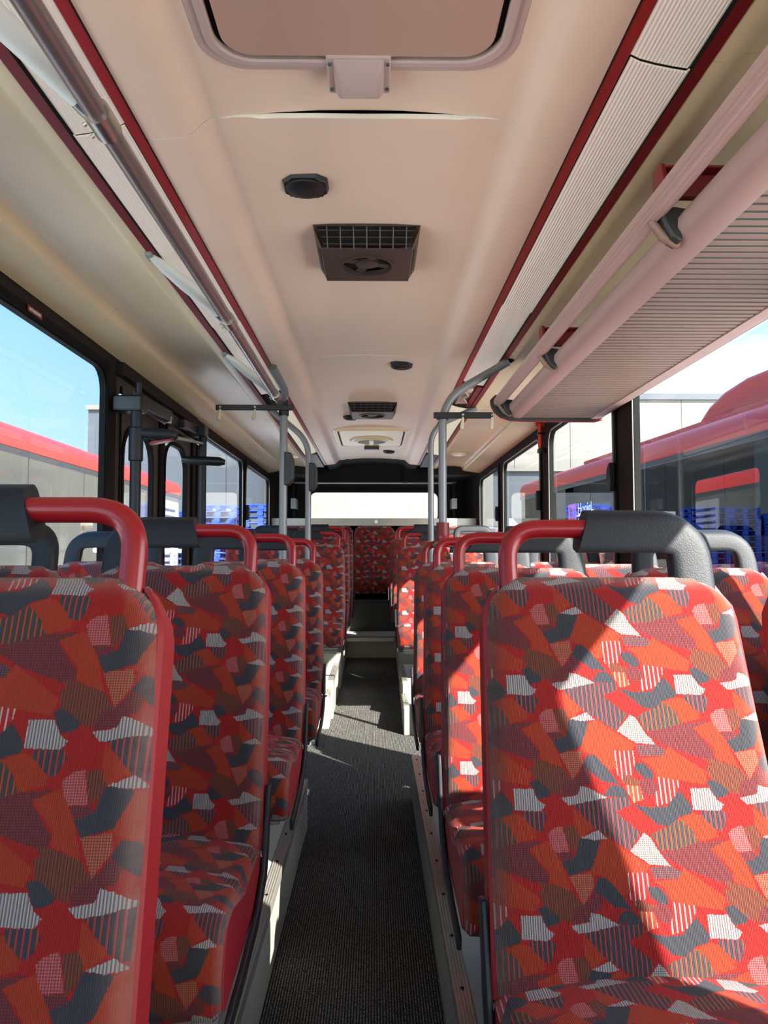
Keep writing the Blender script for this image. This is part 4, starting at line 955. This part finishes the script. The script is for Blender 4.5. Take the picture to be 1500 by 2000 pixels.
M['dust_reflection'] = plain('dust_reflection_glass', (58, 58, 54), 0.12, var=0.08, vscale=0.8)  # opaque grey: dust plus a reflected building put into the colour
g = MB(); g.box(-60, 60, -40, 70, GZ-.1, GZ); tag(g.build('ground', M['asphalt'], smooth=0), kind='structure')
def outer_bus(name, x, s, y0, y1, rot, pivot, label, ztop, parts):
    root = empty(name, (pivot[0], pivot[1], GZ), label, 'bus'); root.rotation_euler.z = rot
    W = 2.5
    def bx(nm, x0, x1, a, b2, z0, z1, mat, bev=0.02, par=root):
        b = MB(); b.box(s*x0, s*x1, a, b2, z0, z1); return b.build(nm, M[mat], par, 0, bev)
    H = ztop-GZ
    pr = [(0, H-.30), (0.0, H-.17), (.03, H-.09), (.10, H-.03), (.24, H), (W-.24, H), (W-.10, H-.03), (W-.03, H-.09), (W, H-.17), (W, H-.30), (W-.06, H-.30), (W-.06, H-.2), (.06, H-.2), (.06, H-.30)]
    b = MB(); b.prism([(s*p[0], p[1]) for p in pr], y0, y1); b.build('roof', M['bus_red'], root, 40)
    bx('lower_body', 0, W, y0, y1, .35, 1.10, 'bus_grey')
    bx('skirt', .03, W-.03, y0, y1, .22, .36, 'bus_dark')
    bx('bus_floor', .1, W-.1, y0+.1, y1-.1, .9, 1.0, 'bus_dark')
    bx('far_wall', W-.06, W, y0, y1, 1.1, H-.25, 'bus_dark')
    for yy in (y0, y1-.10): bx('end_wall', 0.02, W-.02, yy, yy+.10, .4, H-.2, 'bus_red' if parts.get('red_end') else 'bus_dark')
    bx('top_rail', .0, .05, y0, y1, H-.37, H-.29, 'bus_dark', 0.004)
    n = parts['n']; L = (y1-y0-.3)/n
    for k in range(n):
        a = y0+.15+k*L
        b = MB(); b.box(s*.004, s*.012, a+.012, a+L-.012, 1.08, H-.35); b.build('side_window', M[parts.get('glass', 'tinted')], root, 0)
        bx('window_post', .01, .07, a-.02, a+.02, 1.05, H-.3, 'bus_dark', 0.004)
    for yy in parts['wheels']:
        b = MB(); b.tube([(s*.02, yy, .5), (s*.28, yy, .5)], .48, 28); wh = b.build('wheel', M['rubber'], root, 40)
        b = MB(); b.tube([(s*.005, yy, .5), (s*.06, yy, .5)], [.28, .22], 20); b.build('wheel_hub', M['alu'], wh, 40)
    for k in range(parts.get('seats', 0)):
        yy = y0+1.2+k*.85
        for xx in (.35, 1.55):
            b = MB(); b.box(s*xx, s*(xx+.42), yy, yy+.12, 1.4, 2.0); b.box(s*(xx+.44), s*(xx+.86), yy, yy+.12, 1.4, 2.0); b.build('bus_seat', M['seat_dark'], root, 0, 0.05)
    return root
lb = outer_bus('parked_bus', -3.95, -1, 3.6, 15.6, 0, (-3.95, 0), 'red-roofed grey-glazed bus parked along the left windows', z(1.45), dict(n=7, wheels=(6.3, 12.4), seats=0, glass='dust_reflection'))
def on_bus(root, nm, verts, mat):
    b = MB(); verts(b); return b.build(nm, M[mat], root, 0)
# emblem and louvre on the left bus
for (root, s, yy, zz_, nm) in ((lb, -1, 11.55, 2.20, 'red'),):
    em = on_bus(root, 'emblem', lambda b: b.box(.0, .008, yy-.30, yy+.30, zz_-.30, zz_+.30), 'bus_red')
    for bb in ((-.18, -.12, -.2, .2), (.0, .06, -.2, .2), (-.18, .06, -.03, .03), (.12, .17, -.2, .2), (.12, .24, .14, .2), (.12, .24, -.03, .03)):
        b = MB(); b.box(.008, .012, yy+bb[0], yy+bb[1], zz_+bb[2], zz_+bb[3]); b.build('emblem_letter', M['dark_red'], em, 0)
vl = on_bus(lb, 'louvre_panel', lambda b: b.box(.0, .010, 13.9, 15.4, 1.2, 2.52), 'bus_grey')
for k in range(9):
    b = MB(); b.box(.010, .022, 14.05, 15.1, 1.32+k*.125, 1.36+k*.125); b.build('louvre_bar', M['bus_dark'], vl, 0)
rbus = outer_bus('parked_bus', 0, 1, -6.4, 5.6, math.radians(4.4), (3.42, 10.2), 'long red-roofed bus with dark blue windows parked beside the right windows', z(1.45), dict(n=6, wheels=(-3.6, 2.6), seats=12))
H = z(1.45)-GZ
b = MB(); b.prism([(-4.2, H-.02), (-3.9, H+.28), (-3.5, H+.42), (-2.2, H+.42), (-1.75, H+.36), (-1.4, H+.25), (-1.18, H+.12), (-1.1, H-.02)][::-1], .35, 2.0, 'x')
pod = b.build('roof_unit', M['bus_red'], rbus, 50, 0.05); pod.location = (0, .0, 0)
b = MB(); b.box(.14, .20, -6.0, 2.2, H-.02, H+.035); b.build('roof_rail', M['bus_red'], rbus, 0, 0.01)
em = on_bus(rbus, 'emblem', lambda b: b.box(-.010, -.002, 2.15, 2.55, 1.98, 2.32), 'bus_red')
for bb in ((2.22, 2.26, 2.04, 2.26), (2.33, 2.37, 2.04, 2.26), (2.22, 2.37, 2.13, 2.17), (2.41, 2.44, 2.04, 2.26), (2.41, 2.50, 2.22, 2.26), (2.41, 2.50, 2.12, 2.16)):
    b = MB(); b.box(-.014, -.010, *bb); b.build('emblem_letter', M['dark_red'], em, 0)
text_mesh('lettering', 'Honigl', .24, M['white'], rbus, (-.012, 2.08, 2.22), (PI/2, 0, -PI/2), 'LEFT', .002)
text_mesh('lettering', 'Busse', .24, M['white'], rbus, (-.012, 2.08, 1.98), (PI/2, 0, -PI/2), 'LEFT', .002)
yp = empty('yellow_grab_pole', (0, 0, 0))
b = MB(); b.tube(arc([(1.05, -3.9, 1.0), (1.05, -3.9, 2.0), (1.05, -4.3, 2.0)], .15), .05, 10); o = b.build('yellow_handle', M['yellow'], rbus, 60); bpy.data.objects.remove(yp)

# ---- pallets, each a thing
def pallet_proto(mat):
    root = None; m = MB(); L, W_, Hh = 1.0, .8, .135
    for k in range(5): m.box(-W_/2, W_/2, -L/2+k*(L-.13)/4, -L/2+k*(L-.13)/4+.13, Hh-.028, Hh-.003)
    for k in range(3): m.box(-W_/2+k*(W_-.1)/2, -W_/2+k*(W_-.1)/2+.1, -L/2, L/2, Hh-.045, Hh-.026)
    deck = m.build('pallet', M[mat], None, 0)
    b = MB()
    for i in range(3):
        for j in range(3): b.box(-W_/2+i*(W_-.14)/2, -W_/2+i*(W_-.14)/2+.14, -L/2+j*(L-.14)/2, -L/2+j*(L-.14)/2+.14, .02, Hh-.044)
    b.build('pallet_block', M[mat], deck, 0)
    b = MB()
    for i in range(3): b.box(-W_/2+i*(W_-.1)/2, -W_/2+i*(W_-.1)/2+.1, -L/2, L/2, 0, .021)
    b.build('pallet_runner', M[mat], deck, 0)
    return deck
protos = {}
ORD = 'topmost second third fourth fifth sixth seventh eighth ninth tenth eleventh twelfth thirteenth fourteenth fifteenth sixteenth seventeenth eighteenth nineteenth twentieth'.split()
def stack(x, y, n, rot, mat, where, skip=0, mats=None):
    for k in range(n):
        mt = mats[k] if mats else mat
        if mt not in protos: o = protos[mt] = pallet_proto(mt)
        else: o = copy_tree(protos[mt])
        o.location = (x+random.uniform(-.015, .015), y+random.uniform(-.015, .015), GZ+.14*k); o.rotation_euler.z = rot
        tag(o, '%s blue plastic pallet from the top of the %s' % (ORD[n-1-k], where), 'pallet', 'pallets of the '+where)
stack(-2.72, 18.3, 19, .12, 'pallet_blue', 'stack by the last left window')
stack(-3.75, 18.6, 19, .05, 'pallet_blue', 'middle stack on the left')
stack(-4.75, 18.6, 18, .05, 'pallet_blue', 'stack beside the left parked bus')
# ---- buildings
wb_ = empty('white_hall', (0, 29, GZ), 'long white-clad hall behind the buses with a dark lower storey', 'building')
def bpart(root, nm, x0, x1, y0, y1, z0, z1, mat, bev=0):
    b = MB(); b.box(x0, x1, y0, y1, z0, z1); o = b.build(nm, M[mat], root, 0, bev); o.location = -Vector(root.location); return o
xx = -3.2
while xx < 30:
    bpart(wb_, 'cladding_panel', xx+.008, xx+2.09, 28.5, 36, z(3.15), z(5.75), 'clad'); xx += 2.1
bpart(wb_, 'roof_edge', -3.2, 30.2, 28.4, 36.1, z(5.75), z(5.98), 'clad_dark')
bpart(wb_, 'backing_wall', -3.2, 30, 28.6, 36, GZ, z(3.15), 'clad_dark')
bpart(wb_, 'lintel_band', 4.4, 30, 28.45, 28.6, z(3.05), z(3.17), 'clad')
bpart(wb_, 'corner_column', 3.4, 4.35, 28.2, 28.6, GZ, z(3.15), 'clad')
bpart(wb_, 'lower_cladding', -3.2, 3.4, 28.2, 28.6, GZ, z(3.15), 'clad')
# sectional doors with white glazing bars
for dx in (4.65, 7.5, 10.6):
    dr = empty('hall_door', (dx, 28.5, GZ)); dr.parent = wb_; dr.location = Vector((dx, 28.5, GZ))-Vector(wb_.location)
    for k in range(4):
        b = MB(); b.box(0, 2.5, -.06, .02, .75*k+.0, .75*k+.10); b.build('door_bar', M['white'], dr, 0)
    for k in range(4):
        b = MB(); b.box(k*.82, k*.82+.08, -.07, .02, 0, 2.35); b.build('door_bar', M['white'], dr, 0)
    for k in range(3):
        for j in range(3):
            b = MB(); b.box(k*.82+.08, k*.82+.82, -.02, 0, .75*j+.10, .75*j+.75); b.build('door_pane', M['leaf'] if (j == 1 and k == 0 and dx < 5) else M['bus_dark'], dr, 0)
db = empty('dark_hall', (-9, 27, GZ), 'dark grey clad hall behind the pallets on the left', 'building')
xx = -9.95
while xx < -4.6:
    bpart(db, 'cladding_panel', xx+.006, xx+1.19, 26.5, 34, GZ, z(4.95), 'clad_dark'); xx += 1.2
bpart(db, 'roof_edge', -10.0, -3.9, 26.4, 34.1, z(4.95), z(5.1), 'clad')
bpart(db, 'white_gate_frame', -6.6, -4.6, 26.3, 26.45, z(1.35), z(1.5), 'white'); bpart(db, 'white_gate_frame', -4.75, -4.6, 26.3, 26.45, GZ, z(1.5), 'white'); bpart(db, 'white_gate_frame', -6.6, -4.6, 26.3, 26.45, z(.3), z(.42), 'white')
# ---- white vans
def van(x, y, rot, label):
    r = empty('white_van', (x, y, GZ), label, 'van'); r.rotation_euler.z = rot
    b = MB(); b.prism([(-2.4, .35), (-2.4, 1.0), (-1.75, 1.25), (-1.05, 2.15), (2.3, 2.25), (2.45, 2.1), (2.45, .35)][::-1], -.95, .95, 'x'); b.build('van_body', M['van_white'], r, 0, .06)
    for s in (-1, 1):
        b = MB(); b.prism([(-1.55, 1.35), (-1.0, 2.0), (-.2, 2.02), (-.2, 1.35)], s*.952, s*.965, 'x'); b.build('side_window', M['bus_dark'], r, 0)
        for yy in (-1.5, 1.5):
            b = MB(); b.tube([(s*.75, yy, .35), (s*.97, yy, .35)], .34, 20); b.build('wheel', M['rubber'], r, 40)
    b = MB(); b.prism([(-1.78, 1.28), (-1.82, 1.30), (-1.10, 2.12), (-1.06, 2.10)], -.8, .8, 'x'); b.build('windscreen', M['bus_dark'], r, 0)
    b = MB(); b.box(-.8, .8, 2.44, 2.47, 1.4, 2.0); b.build('rear_window', M['bus_dark'], r, 0)
van(3.9, 20.5, .5, 'white van beyond the right rear windows'); van(6.6, 24.2, 1.4, 'white van parked before the hall doors on the right')
van(-4.35, 22.4, 1.5, 'white van behind the pallet stacks on the left')
# ---- railing by the left bus
rl = empty('yard_railing', (-2.9, 10, GZ), 'white tubular railing in front of the left bus, seen through the door', 'railing')
for yy in (8.2, 9.6, 11.0, 12.4):
    b = MB(); b.tube([(0, yy-10, 0), (0, yy-10, 1.78)], .03, 8); b.build('railing_post', M['white'], rl, 50)
for zz_ in (1.1, 1.55):
    b = MB(); b.tube([(0, -2.0, zz_), (0, 2.6, zz_)], .028, 8); b.build('railing_bar', M['white'], rl, 50)
